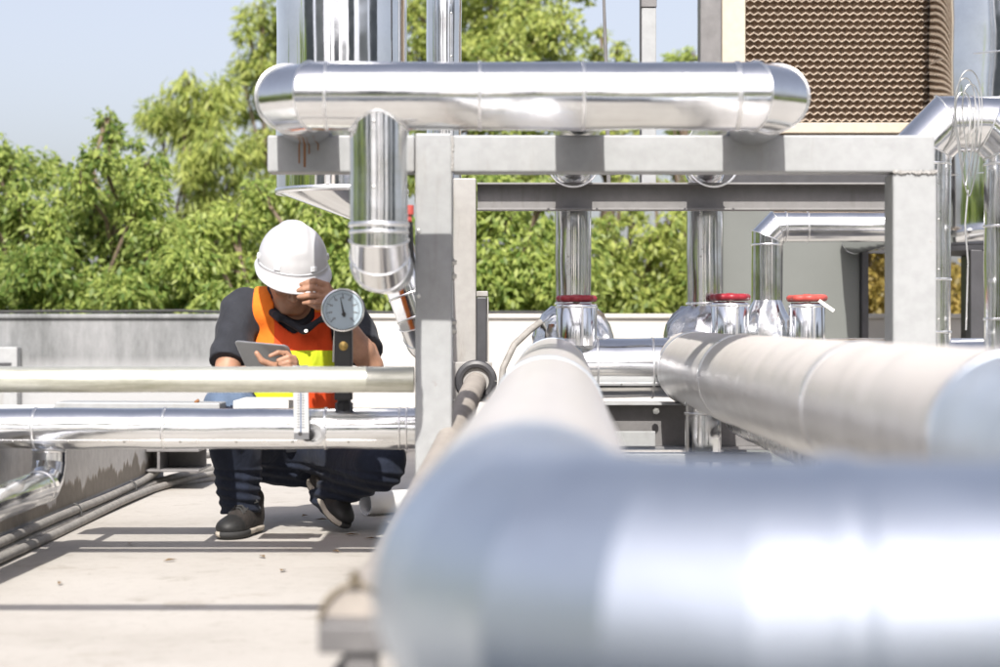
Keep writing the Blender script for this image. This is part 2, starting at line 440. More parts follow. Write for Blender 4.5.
# small pale cabinet on the wall at the far left
cbn = thing('wall_cabinet', (-2.72, WY-.12, .1), 'pale grey metal box against the grey parapet at the far left', 'cabinet')
a = P(-30, 347, WY-.1); b = P(17, 440, WY-.1)
MB().box((a.x, WY-.1, b.z), (b.x, WY-.003, a.z)).build('box_body', M['paint'], cbn, False, .006)
MB().box((a.x+.02, WY-.108, a.z-.10), (b.x-.03, WY-.101, a.z-.085)).build('vent_slot', M['dark_steel'], cbn)
MB().box((a.x+.02, WY-.108, a.z-.14), (b.x-.03, WY-.101, a.z-.125)).build('vent_slot', M['dark_steel'], cbn)

# plinth along the left, with conduits at its foot
px_ = -1.46
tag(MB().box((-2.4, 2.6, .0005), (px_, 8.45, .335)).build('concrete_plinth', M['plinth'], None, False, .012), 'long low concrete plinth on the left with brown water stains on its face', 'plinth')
def conduit(off, h, r, lab, tail):
    pts = []; y = 2.7
    while y < 8.2:
        pts.append(Vector((px_+off+.006*math.sin(y*2.1+off*60), y, h+.004*math.sin(y*3+off*90)))); y += .25
    pts += [Vector(t) for t in tail]
    # smooth
    for _ in range(2):
        q = [pts[0]]
        for i in range(len(pts)-1): q += [pts[i]*.75+pts[i+1]*.25, pts[i]*.25+pts[i+1]*.75]
        pts = q+[pts[-1]]
    c = thing('conduit', pts[0], lab, 'conduit', 'grey conduits along the plinth')
    MB().tube(pts, r, 12).build('sheath', M['cable'], c, True)
    return c, pts
conduit(.017, .048, .0145, 'grey conduit lying uppermost against the stained plinth face', [(px_+.05, 8.35, .10), (px_+.12, 8.8, .09), (px_+.25, 9.4, .08), (px_+.4, 10.4, .06)])
c2, p2 = conduit(.019, .018, .016, 'thick grey conduit squeezed lowest between plinth and floor', [(px_+.06, 8.35, .03), (px_+.16, 8.8, .03), (px_+.32, 9.4, .03), (px_+.5, 10.4, .03)])
for y in (3.4, 5.15, 6.6, 7.6):
    MB().tube([Vector((px_+.016+.023*math.cos(t), y, .034+.036*math.sin(t))) for t in np.linspace(-1.6, 1.7, 14)], .004, 6).build('cable_tie', M['cable_dark'], c2, True)
conduit(.050, .0155, .0145, 'grey conduit running outermost along the floor beside the plinth', [(px_+.13, 8.35, .024), (px_+.24, 8.8, .024), (px_+.42, 9.4, .024), (px_+.62, 10.4, .024)])
tag(MB().tube([P(120, 497, 7.68), P(165, 487, 8.15)+Vector((0,0,0)), Vector((-1.2, 8.6, .012)), Vector((-.9, 9.3, .012)), Vector((-.5, 10.3, .012))], .01, 8).build('floor_cable', M['cable'], None, True), 'thin grey cable crossing the floor behind the left boot', 'cable')
# channel bracket at the plinth
br = thing('channel_bracket', (-1.43, 8.1, .17), 'short dark steel channel sticking out of the plinth under the clad pipe', 'bracket')
a = P(157, 449, 8.0); b = P(199, 472, 8.0)
MB().box((a.x-.05, 8.0, a.z-.012), (b.x, 8.35, a.z)).box((a.x-.05, 8.0, b.z), (b.x, 8.35, b.z+.01)).box((a.x, 8.0, b.z+.01), (a.x+.012, 8.35, a.z-.012)).box((a.x+.012, 8.2, b.z+.01), (b.x, 8.212, a.z-.012)).build('channel', M['mid_steel'], br, False, .002)
MB().box((a.x-.1, 7.42, .337), (b.x, 7.7, a.z+.0)).build('packing_block', M['paint'], br, False, .003) if a.z > .34 else None

# ------------------------------------------------------------------ steel frame
FY = 5.25; RY = 6.9
fr = thing('pipe_support_frame', (.4, 5.9, 0), 'light grey welded steel frame that carries the big horizontal clad header', 'steel frame')
def fx(px): return (px-500)*FY/F
def fz(py): return CH-(py-330)*FY/F
def rx(px): return (px-500)*RY/F
def rz(py): return CH-(py-330)*RY/F
t_ = .008
post = MB().box((fx(415), FY, .004), (fx(452), FY+.105, fz(133))).build('post', M['paint'], fr, False, .006)
MB().box((fx(267), FY+.004, fz(172)), (fx(415)-.0015, FY+.1, fz(135))).build('cantilever_arm', M['paint'], fr, False, .005)
for (px, w_, h_) in ((299, .004, .075), (304.5, .006, .085), (309, .003, .05), (318, .003, .04)):
    MB().box((fx(px)-w_/2, FY+.0028, fz(135.5)-h_), (fx(px)+w_/2, FY+.0036, fz(135.5)-.004)).build('rust_run', M['rust'], fr)
# box beam with open left end of the arm shown by a dark inset
MB().box((fx(452)+.0015, FY+.002, fz(172)), (fx(935), FY+.1, fz(135))).build('front_beam', M['paint'], fr, False, .005)
rp = MB().box((fx(893), FY+.001, .004), (fx(937), FY+.12, fz(172)-.002)).build('post', M['paint'], fr, False, .006)
# weld bead under the beam end
wb = []
for i in range(40):
    q = fx(893)+(fx(937)-fx(893))*i/39; wb.append(Vector((q, FY-.001+random.uniform(-.001, .001), fz(172)-.001+random.uniform(-.0025, .0025))))
MB().tube(wb, [random.uniform(.003, .006) for _ in wb], 6).build('weld_bead', M['paint_warm'], rp, True)
wb = [Vector((fx(452)+.001+random.uniform(-.001, .001), FY+.002, fz(171)+(fz(136)-fz(171))*i/24)) for i in range(25)]
MB().tube(wb, [random.uniform(.002, .005) for _ in wb], 6).build('weld_bead', M['paint_warm'], post, True)
# rear C channel beam, open towards the camera
x0, x1 = rx(477), 1.52; z0, z1 = rz(210), rz(182.5)
MB().box((x0, RY+.06, z0), (x1, RY+.068, z1)).box((x0, RY, z1-.007), (x1, RY+.0595, z1)).box((x0, RY, z0), (x1, RY+.0595, z0+.007)).build('rear_beam', M['rear_grey'], fr, False, .0015)
rp2 = MB().box((rx(453), RY, .004), (rx(476), RY+.09, rz(178))).build('post', M['paint_warm'], fr, False, .005)
MB().box((1.44, RY+.06, .004), (1.53, RY+.15, rz(178))).build('post', M['paint_warm'], fr, False, .005)
MB().box((fx(420), FY+.1065, 1.05), (fx(436), RY+.09, 1.15)).build('side_beam', M['paint_warm'], fr, False, .004)
for py in (262, 276, 322, 331):
    MB().lathe((fx(452), FY+.03, fz(py)), (1, 0, 0), [(0, .011), (.006, .011), (.006, .006), (.012, .006)], 6).build('bolt', M['zinc'], post, False)
for py in (231, 296):
    MB().lathe((fx(418.5), FY, fz(py)), (0, -1, 0), [(0, .006), (.002, .006), (.003, .004)], 10).build('bolt', M['zinc'], post, False)
for (x, y) in ((fx(433), FY+.05), (fx(915), FY+.06), (rx(464), RY+.045)):
    MB().box((x-.09, y-.09, .0045), (x+.09, y+.09, .016)).build('base_plate', M['paint_warm'], fr, False, .002)
# junction box on rear post
jb = thing('junction_box', (rx(482), RY+.03, .5), 'narrow dark box fixed to the side of the rear frame post', 'junction box')
MB().box((rx(476)+.001, RY+.01, rz(365)), (rx(487), RY+.1, rz(297))).build('box_body', M['dark_steel'], jb, False, .004)
MB().box((rx(476)+.001, RY+.006, rz(296.5)), (rx(488), RY+.105, rz(291))).build('lid', M['paint_warm'], jb, False, .003)
MB().box((rx(487)+.001, RY+.0, rz(365)), (rx(488.5), RY+.1, rz(297))).build('edge_strip', M['paint_warm'], jb, False, .001)

# ------------------------------------------------------------------ header in front, with its branches
HY = 4.8; hz = CH-(96-330)*HY/F; hr = 34*HY/F
def hx(px): return (px-500)*HY/F
xl = hx(255)+hr; xr = hx(810)-hr
g1 = 'silver pipes carried by the grey frame'
hd = pipe('header_pipe', 'big shiny silver header lying across the top in front of the frame', 'pipe',
     [(xl, 6.0, hz+.01), (xl, HY, hz), (xr, HY, hz), (xr, 6.2, hz+.01)], hr, M['alu'], bend=hr*1.12, gores=2,
     seams=[(1, hx(480)-xl-hr*1.12), (1, hx(583)-xl-hr*1.12), (1, xr-xl-hr*2.3)], lap=[(1, (0, -1, .58))])
# T branch in the middle of the header, over the beam to the back and down
def back_branch(x0, x1, y0, label, grp):
    r = .066
    zb = 1.187+r+.004
    return pipe('branch_pipe', label, 'pipe', [(x0, y0, zb), (x1, 7.12, zb), (x1, 7.12, .62)], r, M['alu'], bend=.1, gores=3, seams=[(0, .2), (1, .40)], group=grp, lap=[(1, (-.3, -1, 0))])
bb1 = back_branch(.203, .268, HY+hr*.3, 'silver branch pipe leaving the header mid-length and dropping behind the rear beam', None)
bb2 = back_branch(xr+.004, .748, 6.15, 'silver branch pipe dropping behind the rear beam left of the grey casing', None)
# U bolts that clamp the branches on the rear beam
for (bx, br_, y) in ((.252, .066, 6.72), (.736, .066, 6.72)):
    zc = 1.187+br_+.004
    pts = [Vector((bx+(br_+.022)*math.cos(t), y+.03*math.sin(t), zc-.016+(br_+.022)*math.sin(t))) for t in np.linspace(0, 2*math.pi, 37)]
    tt = tag(MB().tube(pts, .004, 8, False).build('clamp_ring', M['seam'], None, True), 'bright steel ring hung round the %s branch pipe just before the rear beam' % ('middle' if bx < .5 else 'right-hand'), 'clamp ring')
# front vertical T with elbow at the bottom
vx = hx(379); vr = 29*HY/F
vt = pipe('drop_pipe', 'shiny silver drop pipe hanging from the header, elbowed at its foot beside the front post', 'pipe',
     [(vx, HY, hz), (vx, HY, CH-(262-330)*HY/F), (vx-.004, 5.2, CH-(262-330)*HY/F)], vr, M['alu'], bend=vr*1.02, gores=3, lap=[(0, (-.12, -1, 0))], dent=.0016)
ring_band((vx, HY, CH-(225-330)*HY/F), (0, 0, 1), vr).build('seam_band', M['seam'], vt, True)
# saddle collar where the T meets the header
sd = []
for t in np.linspace(0, 2*math.pi, 61):
    X = vr*math.cos(t); Y_ = vr*math.sin(t); sd.append(Vector((vx+X*1.01, HY+Y_*1.01, hz-math.sqrt(max(hr*hr-Y_*Y_, 0))*1.012)))
MB().tube(sd, .003, 6, False).build('saddle_bead', M['seam'], vt, True)
# little red valve and hose beside the post
vv = thing('vent_cock', (fx(409), 5.2, .9), 'small red handled cock with a dark hose between drop pipe and post', 'valve')
MB().lathe(P(409.5, 222, 5.22), (0, 0, 1), [(0, .006), (.02, .006), (.02, .012), (.045, .012)], 12).build('handle', M['red_faded'], vv, True)
MB().tube([P(410, 222, 5.23), P(411, 232, 5.23), P(411, 246, 5.23), P(412.5, 262, 5.23), P(409, 274, 5.22), P(402, 281, 5.15)], .007, 8).build('hose', M['cable_dark'], vv, True)
# rust run on the arm end
# ------------------------------------------------------------------ tall ducts behind
DY = 7.0
def dx(px, Y=DY): return (px-500)*Y/F
tank = thing('hanging_vessel', (dx(342), DY, 1.06), 'tall wide silver duct with a tapered bottom, left of the header', 'duct')
tr = 65.5*DY/F; tc = Vector((dx(342), DY, 0)); zt = CH-(192-330)*DY/F
prof = [(zt, tr)]; z = zt
while z < 3.4: z += .06; prof.append((z, tr))
mb = MB(); mb.lathe(tc, (0, 0, 1), prof, 72)
V = np.array(mb.V); dn = V-np.array([tc.x, tc.y, 0]); dn[:, 2] = 0; nn = np.linalg.norm(dn, axis=1, keepdims=True); V = V+dn/nn*wobble(V, .003, .3)[:, None]; mb.V = [tuple(v) for v in V]
vb = mb.build('shell', M['mirror'], tank, True)
mb = MB()
ring_band((tc.x, tc.y, zt), (0, 0, 1), tr, .02, .005, 64).build('seam_band', M['seam'], vb, True)
ring_band((tc.x, tc.y, 2.05), (0, 0, 1), tr, .02, .005, 64).build('seam_band', M['seam'], vb, True)
# tapered bottom to an outlet that sits off centre
oc = Vector((dx(381), DY, CH-(222-330)*DY/F)); rr = .078; n = 64; V = []; Fc = []
for k in range(5):
    f = k/4
    for j in range(n):
        th = 2*math.pi*j/n; c = tc.lerp(oc, f); c.z = zt-.004+(oc.z-zt)*f; q = tr+(rr-tr)*f
        V.append((c.x+q*math.cos(th), c.y+q*math.sin(th), c.z))
for k in range(4):
    for j in range(n): Fc.append((k*n+j, k*n+(j+1)%n, (k+1)*n+(j+1)%n, (k+1)*n+j))
mesh_obj('tapered_bottom', V, Fc, M['mirror'], tank, True)
pl = MB().obox(tc+Vector((-.03, -tr-.001, zt+.5)), Vector((1,0,0)), Vector((0,1,0)), Vector((0,0,1)), (.008, .003, .49)).build('lap_seam', M['seam'], vb, False, .001)
pipe('outlet_pipe', 'silver outlet pipe slanting down behind the front post below the wide duct', 'pipe',
     [(oc.x, DY, oc.z+.02), P(404, 278, DY), P(426, 338, DY), P(441, 346, 7.6), Vector((P(441, 346, 7.6).x, 7.6, .01))], .078, M['alu'], bend=.09, gores=3, seams=[(1, .06)])
pipe('riser_pipe', 'tall narrow silver riser pipe behind the left front post', 'pipe',
     [(dx(444, 7.3), 7.3, .01), (dx(444, 7.3), 7.3, 3.2)], 17.5*7.3/F, M['mirror'], seams=[(0, 1.9), (0, 1.0)], lap=[(0, (.5, -1, 0))])
# pale pole standing on the rear beam, dark cap
pole = thing('pole', (dx(649), 7.0, rz(182)), 'pale square pole rising behind the header between the trees and dark column', 'pole')
MB().box((dx(641.5), 6.99, rz(182)+.001), (dx(656), 7.04, CH-(8-330)*7/F)).build('shaft', M['paint'], pole, False, .003)
MB().box((dx(641), 6.985, CH-(8-330)*7/F+.001), (dx(656.5), 7.045, 2.1)).build('sleeve', M['mid_steel'], pole, False, .003)
MB().box((dx(640.2), 7.0, rz(182)+.001), (dx(641.5)-.0005, 7.04, 2.1)).build('edge_strip', M['dark_steel'], pole)
ap = thing('aerial_pole', (dx(610), 7.02, rz(182)), 'very thin grey rod standing against the sky above the header', 'rod')
MB().tube([(dx(609), 7.02, rz(182)+.001), P(607, 90, 7.02), P(602.5, -40, 7.02)], [.008, .007, .005], 8).build('rod', M['mid_steel'], ap, True)
# ------------------------------------------------------------------ cooling unit at the right rear
TY = 9.2
def tx(px): return (px-500)*TY/F
def tz(py): return CH-(py-330)*TY/F
ct = thing('cooling_tower', (tx(826), TY+.4, 0), 'cream framed cooling tower with brown honeycomb fill above a grey casing', 'cooling tower')
MB().box((tx(722), TY, tz(133)), (tx(745.5), TY+.75, 3.3)).build('corner_frame', M['cream'], ct, False, .004)
MB().box((tx(746), TY, tz(133)), (tx(932.5), TY+.06, tz(122.5))).build('sill_frame', M['cream'], ct, False, .004)
MB().box((tx(930.8), TY+.002, tz(122)), (tx(932.5), TY+.75, 3.3)).build('corner_frame', M['dark_steel'], ct, False, .004)
MB().box((tx(746), TY+.052, tz(122)), (tx(930.5), TY+.7, 3.25)).build('inner_box', M['fill'], ct)
# honeycomb fill: zigzag lips with a sunlit tone painted on, deep brown cells between
V = []; Fc = []; Vl = []; Fl = []
x0, x1 = tx(746.5), tx(930); z = tz(121); row = 0; pitch = .0315; segw = .0185
while z < 2.75:
    nseg = int((x1-x0)/segw); base = len(V)
    for i in range(nseg+1):
        x = x0+(x1-x0)*i/nseg; up = ((i+row) % 2)*.5
        zz = z+up*pitch*.75; yy = TY+.018-((i+row) % 2)*.006
        V += [(x, yy, zz), (x, yy+.032, zz-.004+.012)]
    for i in range(nseg): a = base+2*i; Fc.append((a, a+2, a+3, a+1))
    bl = len(Vl)
    for i in range(nseg+1):
        a = V[base+2*i]; h = .0030
        Vl += [(a[0], a[1]-.001, a[2]-h), (a[0], a[1]-.002, a[2]+h*.4), (a[0], a[1]+.010, a[2]+h)]
    for i in range(nseg):
        a = bl+3*i
        if (i+row) % 2 == 0 or True: Fl += [(a, a+3, a+4, a+1), (a+1, a+4, a+5, a+2)]
    # upright ribs of the cells
    for i in range(0, nseg, 2):
        x = x0+(x1-x0)*(i+(row % 2))/nseg; b = len(V)
        V += [(x, TY+.02, z), (x+.009, TY+.02, z+pitch), (x+.009, TY+.05, z+pitch), (x, TY+.05, z)]; Fc.append((b, b+1, b+2, b+3))
    z += pitch; row += 1
fp = mesh_obj('fill_pack', V, Fc, M['fill'], ct, False)
mesh_obj('fill_lips', Vl, Fl, M['fill_lit_edge'], fp, False)
MB().box((tx(725), TY+.1, .005), (tx(864), TY+.7, tz(184))).build('casing_panel', M['casing'], ct, False, .004)
MB().box((tx(722), TY+.03, tz(183.5)), (tx(932), TY+.75, tz(150))).build('base_frame', M['dark_steel'], ct, False, .003)
MB().box((tx(746), TY+.05, tz(150)+.002), (tx(932), TY+.72, tz(133.5))).build('drip_tray', M['fill'], ct, False, .003)
MB().box((tx(864.5), TY+.06, .005), (tx(871), TY+.12, tz(184))).build('leg', M['dark_steel'], ct, False, .003)
MB().box((tx(926), TY+.06, .005), (tx(933), TY+.12, tz(184))).build('leg', M['dark_steel'], ct, False, .003)
MB().box((tx(871)+.001, TY+.07, tz(253)), (tx(926)-.001, TY+.1, tz(244))).build('cross_bar', M['dark_steel'], ct, False, .003)
tag(MB().box((tx(700), TY-.02, .005), (tx(721), TY+.12, 3.3)).build('steel_column', M['mid_steel'], None, False, .004), 'dark grey steel column standing at the left edge of the cooling tower', 'column')

# mirror tank at the far right on dark legs
KY = 8.92
def kx(px): return (px-500)*KY/F
def kz(py): return CH-(py-330)*KY/F
kt = thing('mirror_tank', (kx(1040), KY, 0), 'huge mirror-bright round tank at the right edge on dark legs', 'tank')
kr = 100*KY/F; kc = Vector((kx(1036), KY+.1, 0)); prof = [(kz(246), kr*.985), (kz(243), kr)]; z = kz(243)
while z < 3.4: z += .06; prof.append((z, kr))
mb = MB().lathe(kc, (0, 0, 1), prof, 96)
V = np.array(mb.V); dn = V-np.array([kc.x, kc.y, 0]); dn[:, 2] = 0; nn = np.linalg.norm(dn, axis=1, keepdims=True); V = V+dn/nn*wobble(V, .006, .35)[:, None]; mb.V = [tuple(v) for v in V]
kb = mb.build('shell', M['mirror'], kt, True)
for zz in (kz(177), kz(60)): ring_band((kc.x, kc.y, zz), (0, 0, 1), kr, .008, .002, 80).build('seam_band', M['seam'], kb, True)
MB().lathe(kc, (0, 0, 1), [(kz(252), kr+.03), (kz(247), kr+.03)], 64).build('base_ring', M['dark_steel'], kt, True)
for (px, yy) in ((970, -.22), (1090, -.22), (1000, .45), (1075, .45)):
    MB().box((kx(px)-.062, KY+yy-.05, .005), (kx(px)+.062, KY+yy+.05, kz(252)-.001)).build('leg', M['dark_steel'], kt, False, .004)

# inverted U pipe in front of the tank
UY = 6.3
def up(px, py): return P(px, py, UY)
pipe('loop_pipe', 'silver pipe bent over in an upside-down U in front of the mirror tank', 'pipe',
     [up(923, 440), up(923, 124), up(1012, 124), up(1012, 440)], 27.5*UY/F, M['alu'], bend=.132, gores=2, seams=[(0, .52), (0, .35), (2, .5), (2, .2)], lap=[(0, (.4, -1, 0))], n=48)
wc = thing('wire_coil', up(967, 150), 'loose coil of bright wire hung over the bent pipe', 'wire coil')
for k, (cx, w_, t0, h0, yo) in enumerate(((965, 9, 78, 186, -.1), (969, 12, 70, 196, -.106), (963, 6, 92, 170, -.11), (971, 7, 84, 176, -.115))):
    pts = []
    for t in np.linspace(0, 2*math.pi, 40):
        pts.append(P(cx+w_*math.cos(t)+3*math.sin(2*t), (t0+h0)/2-(h0-t0)/2*math.sin(t), UY+yo-.004*math.cos(3*t)))
    MB().tube(pts, .0022, 6, False).build('wire_loop', M['zinc'], wc, True)
MB().tube([P(968, 190, UY-.1), P(965, 225, UY-.1), P(968, 262, UY-.095), P(966, 330, UY-.1)], .003, 6).build('wire_tail', M['seam'], wc, True)

# horizontal pipe with elbow in front of the grey casing
EY = 8.0
pipe('elbow_pipe', 'silver pipe that runs level across the grey casing and elbows down', 'pipe',
     [P(767, 345, EY), P(767, 226.5, EY), P(925, 226.5, EY), P(925, 226.5, EY)+Vector((-.06, 1.25, 0))], 15.5*EY/F, M['alu'], bend=.075, gores=2, seams=[(1, .09)], lap=[(1, (0, -1, .5))])

# ------------------------------------------------------------------ low header with valves
LY = 7.0; lz = CH-(368-330)*LY/F; lr = 30*LY/F
def lx(px): return (px-500)*LY/F
lo_h = pipe('low_header_pipe', 'low silver header under the red valves, joining the two big floor-level pipes', 'pipe',
     [(lx(556), LY, lz), (3.4, LY, lz)], lr, M['alu'], seams=[(0, lx(597)-lx(556)), (0, lx(652)-lx(556)), (0, lx(900)-lx(556))], lap=[(0, (0, -1, -.6))], dent=.002)
def flare(x, y, w_, h_, z0, par=None, lab=None):
    """crumpled foil boot round a pipe foot"""
    mb = MB(); prof = [(0, w_), (h_*.25, w_*1.0), (h_*.55, w_*.92), (h_*.8, w_*.74), (h_, w_*.52)]
    mb.lathe((x, y, z0), (0, 0, 1), prof, 40); V = np.array(mb.V); V[:, :2] += np.stack([wobble(V*3, .012, .12), wobble(V[:, ::-1]*3, .012, .12)], 1); mb.V = [tuple(v) for v in V]
    o = mb.build('foil_boot', M['foil'], None, True); return tag(o, lab, 'foil boot')
zb = lz+lr-.03
flare(.268, 7.12, .148, CH-(306-330)*7.1/F-zb, zb, None, 'crumpled foil boot behind the valve standing nearest the worker')
flare(.748, 7.13, .150, CH-(306-330)*7.1/F-zb, zb, None, 'crumpled foil boot at the foot of the branch pipe beside the middle valve')
flare(lx(768), 7.05, .088, CH-(300-330)*7.0/F-zb, zb, None, 'creased foil wrap between the middle valve and the tagged valve')
def valve(px, top, w_, label, mat, tilt):
    Y = 6.96; c = P(px, 335, Y); r = w_/2*Y/F; zt_ = CH-(top-330)*Y/F; z0 = lz+lr*.75
    v = thing('valve', (c.x, Y, z0), label, 'valve', 'valves on the low header')
    mb = MB().lathe((c.x, Y, z0), (0, 0, 1), [(0, r*1.0), (.02, r), (zt_-z0-.006, r), (zt_-z0-.004, r*.98), (zt_-z0, r*.9), (zt_-z0, r*.3)], 28)
    b = mb.build('jacket', M['alu'], v, True)
    ring_band((c.x, Y, zt_-.012), (0, 0, 1), r, .008, .0025, 32).build('seam_band', M['seam'], b, True)
    MB().box((c.x+r*.2, Y-r-.003, z0), (c.x+r*.3, Y-r*.9, zt_-.015)).build('lap_seam', M['seam'], b, False, .001)
    MB().lathe((c.x, Y, zt_), (0, 0, 1), [(0, .012), (.016, .012), (.016, .008), (.03, .008)], 12).build('stem', M['zinc'], v, True)
    # handwheel: wavy rim, hub and spokes
    R_ = 16.5*Y/F; zc = zt_+.017; hw = MB(); pts = []
    for t in np.linspace(0, 2*math.pi, 61): rr = R_*(1+.05*math.cos(8*t)); pts.append(Vector((c.x+rr*math.cos(t), Y+rr*math.sin(t), zc+tilt*rr*math.cos(t))))
    hw.tube(pts, .0125, 10, False)
    for k in range(4):
        t = k*math.pi/2+.4; hw.tube([Vector((c.x, Y, zc)), Vector((c.x+R_*math.cos(t), Y+R_*math.sin(t), zc+tilt*R_*math.cos(t)))], .008, 8)
    hw.lathe((c.x, Y, zc-.012), (0, 0, 1), [(0, .017), (.024, .017), (.027, .012)], 16)
    hw.build('handwheel', mat, v, True)
    return v
valve(576.5, 303.5, 41, 'silver jacketed valve with dark red handwheel standing nearest the worker', M['red'], 0)
valve(730, 302, 38, 'silver jacketed valve with dark red handwheel, middle of the three', M['red'], 0)
valve(807, 303, 36, 'silver jacketed valve with faded light red handwheel and a white tag', M['red_faded'], .02)
tg = MB(); a = P(819, 300.5, 6.9); b = P(834, 311, 6.86)
d = (b-a).normalized(); s_ = d.cross(Vector((0, -1, 0))).normalized()
tg.obox((a+b)/2, d, s_, d.cross(s_), ((b-a).length/2, .006, .0008)); tag(tg.build('paper_tag', M['tag'], None, False), 'white strip tag hanging off the faded red handwheel', 'tag')
# black hose from the valve foot down behind the near pipe
tag(MB().tube([P(541, 322, 7.05), P(530, 330, 7.02), P(514, 345, 6.95), P(503, 368, 6.9), P(500, 405, 6.9), P(500, 470, 6.9)], .012, 10).build('hose', M['cable'], None, True), 'grey hose curving down from the leftmost foil boot', 'hose')

# steel skid under the low header
sk = thing('steel_skid', (.55, 6.6, 0), 'grey steel skid beam with a white plate under the low header', 'steel skid')
SY = 6.75
a = P(575, 403, SY); b = P(690, 447, SY)
MB().box((a.x-.05, SY+.06, b.z), (2.6, SY+.07, a.z-.008)).build('web', M['mid_steel'], sk, False, .001)
MB().box((a.x-.05, SY, a.z-.008), (2.6, SY+.14, a.z)).build('top_flange', M['paint'], sk, False, .0015)
MB().box((a.x-.05, SY, b.z-.01), (2.6, SY+.14, b.z)).build('bottom_flange', M['mid_steel'], sk, False, .0015)
MB().box((P(612, 430, SY).x, SY-.02, P(0, 446, SY).z), (P(655, 430, SY).x, SY-.003, P(0, 431, SY).z)).build('plate', M['paint'], sk, False, .002)
MB().box((P(540, 0, 6.1).x, 6.05, P(0, 461, 6.1).z), (P(770, 0, 6.1).x, 6.15, P(0, 453, 6.1).z)).build('front_rail', M['paint'], sk, False, .002)
for x in (.3, .82, 2.3):
    MB().box((x-.04, SY+.02, .005), (x+.04, SY+.1, b.z-.011)).build('foot', M['mid_steel'], sk, False, .002)
    if x < 1: MB().box((x-.03, 6.06, .005), (x+.03, 6.14, P(0, 461, 6.1).z-.001)).build('foot', M['mid_steel'], sk, False, .002)
MB().lathe(P(656, 411, SY), (0, -1, 0), [(0, .012), (.01, .012), (.01, .006), (.02, .006)], 6).build('bolt', M['zinc'], sk)

# ------------------------------------------------------------------ big pipes coming to the camera
def Q(px, py, Y): return P(px, py, Y)
r1 = .126
pf = Vector((lx(553), LY-.02, lz-.018)); pm = Vector((.050, 2.35, .512)); pn = Vector((.014, 1.47, .437))
# left big pipe: far elbow up into low header, near elbow into the cross pipe
big = pipe('large_pipe', 'huge silver pipe from the low header, elbowing right across the foreground', 'pipe',
     [pf, pn, Vector((1.9, 1.40, .437))], r1, M['alu_pale'], bend=.22, gores=5, joints=False, seams=[(0, .06), (0, 2.6), (1, .02), (1, .55)], n=64, dent=.0012, seam_mat=M['alu_sky_tint'], elbow_mat=M['alu_sky_tint'], bw=.03, bh=.004)
me = [c for c in big.children if c.name.startswith('pipe_body')][0].data; me.materials.append(M['alu_sky_tint'])
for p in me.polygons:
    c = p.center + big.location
    if c.y < 1.95: p.material_index = 1  # shaded near end takes the sky-tinted copy
r2 = .13
rgt = pipe('large_pipe', 'huge dusty silver pipe, tinted with floor reflection, on the right running towards us beside the red valves', 'pipe',
     [(lx(690), LY, lz), (.735, 1.85, .497), (.735, 1.85, .05)], r2, M['alu_dusty_bounce'], bend=.2, gores=3, seams=[(0, .2), (0, 1.42), (0, 3.2), (0, 4.28)], n=64, elbow_mat=M['alu_sky_tint'], bw=.03, bh=.004)
me = [c for c in rgt.children if c.name.startswith('pipe_body')][0].data; me.materials.append(M['alu_sky_tint'])
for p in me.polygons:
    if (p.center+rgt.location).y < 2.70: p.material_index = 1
# stub and smaller pipe below the right large pipe
pipe('stub_pipe', 'short silver stub standing under the right large pipe on the skid', 'pipe', [P(703, 398, 6.3), P(703, 455, 6.3)+Vector((0, 0, -.1))], .058, M['alu'], seams=[(0, .05)])
pipe('lower_pipe', 'thin silver pipe slung low beneath the right large pipe', 'pipe', [(.80, 6.5, .355), (.80, 2.9, .33)], .045, M['alu_soft'], seams=[(0, 1.0), (0, 2.0)])
for y in (4.9,):
    hg = thing('pipe_hanger', (.78, y, .3), 'steel strap hanger holding the thin lower pipe to the right large pipe', 'hanger')
    MB().tube([Vector((.80+.055*math.cos(t), y, .345+.055*math.sin(t))) for t in np.linspace(0, 2*math.pi, 30)], .006, 6, False).build('hanger_ring', M['zinc'], hg, True)
    MB().box((.66, y-.03, .262), (.93, y+.03, .282)).build('hanger_bar', M['paint'], hg, False, .003)
    MB().box((.665, y-.02, .005), (.70, y+.02, .261)).build('hanger_leg', M['mid_steel'], hg, False, .003)
    MB().box((.89, y-.02, .005), (.925, y+.02, .261)).build('hanger_leg', M['mid_steel'], hg, False, .003)
for i, (x, y, zt_) in enumerate(((.12, 3.3, .34), (.735, 3.6, .398), (1.35, 1.40, .30))):
    st = thing('pipe_stand', (x, y, 0), ['squat grey stand under the middle of the left large pipe', 'squat grey stand under the right large pipe', 'squat grey stand under the foreground cross pipe'][i], 'pipe stand')
    MB().box((x-.1, y-.05, zt_-.06), (x+.1, y+.05, zt_-.004)).build('saddle', M['paint'], st, False, .004)
    MB().box((x-.03, y-.03, .02), (x+.03, y+.03, zt_-.061)).build('leg', M['mid_steel'], st, False, .004)
    MB().box((x-.1, y-.1, .005), (x+.1, y+.1, .019)).build('foot', M['mid_steel'], st, False, .003)

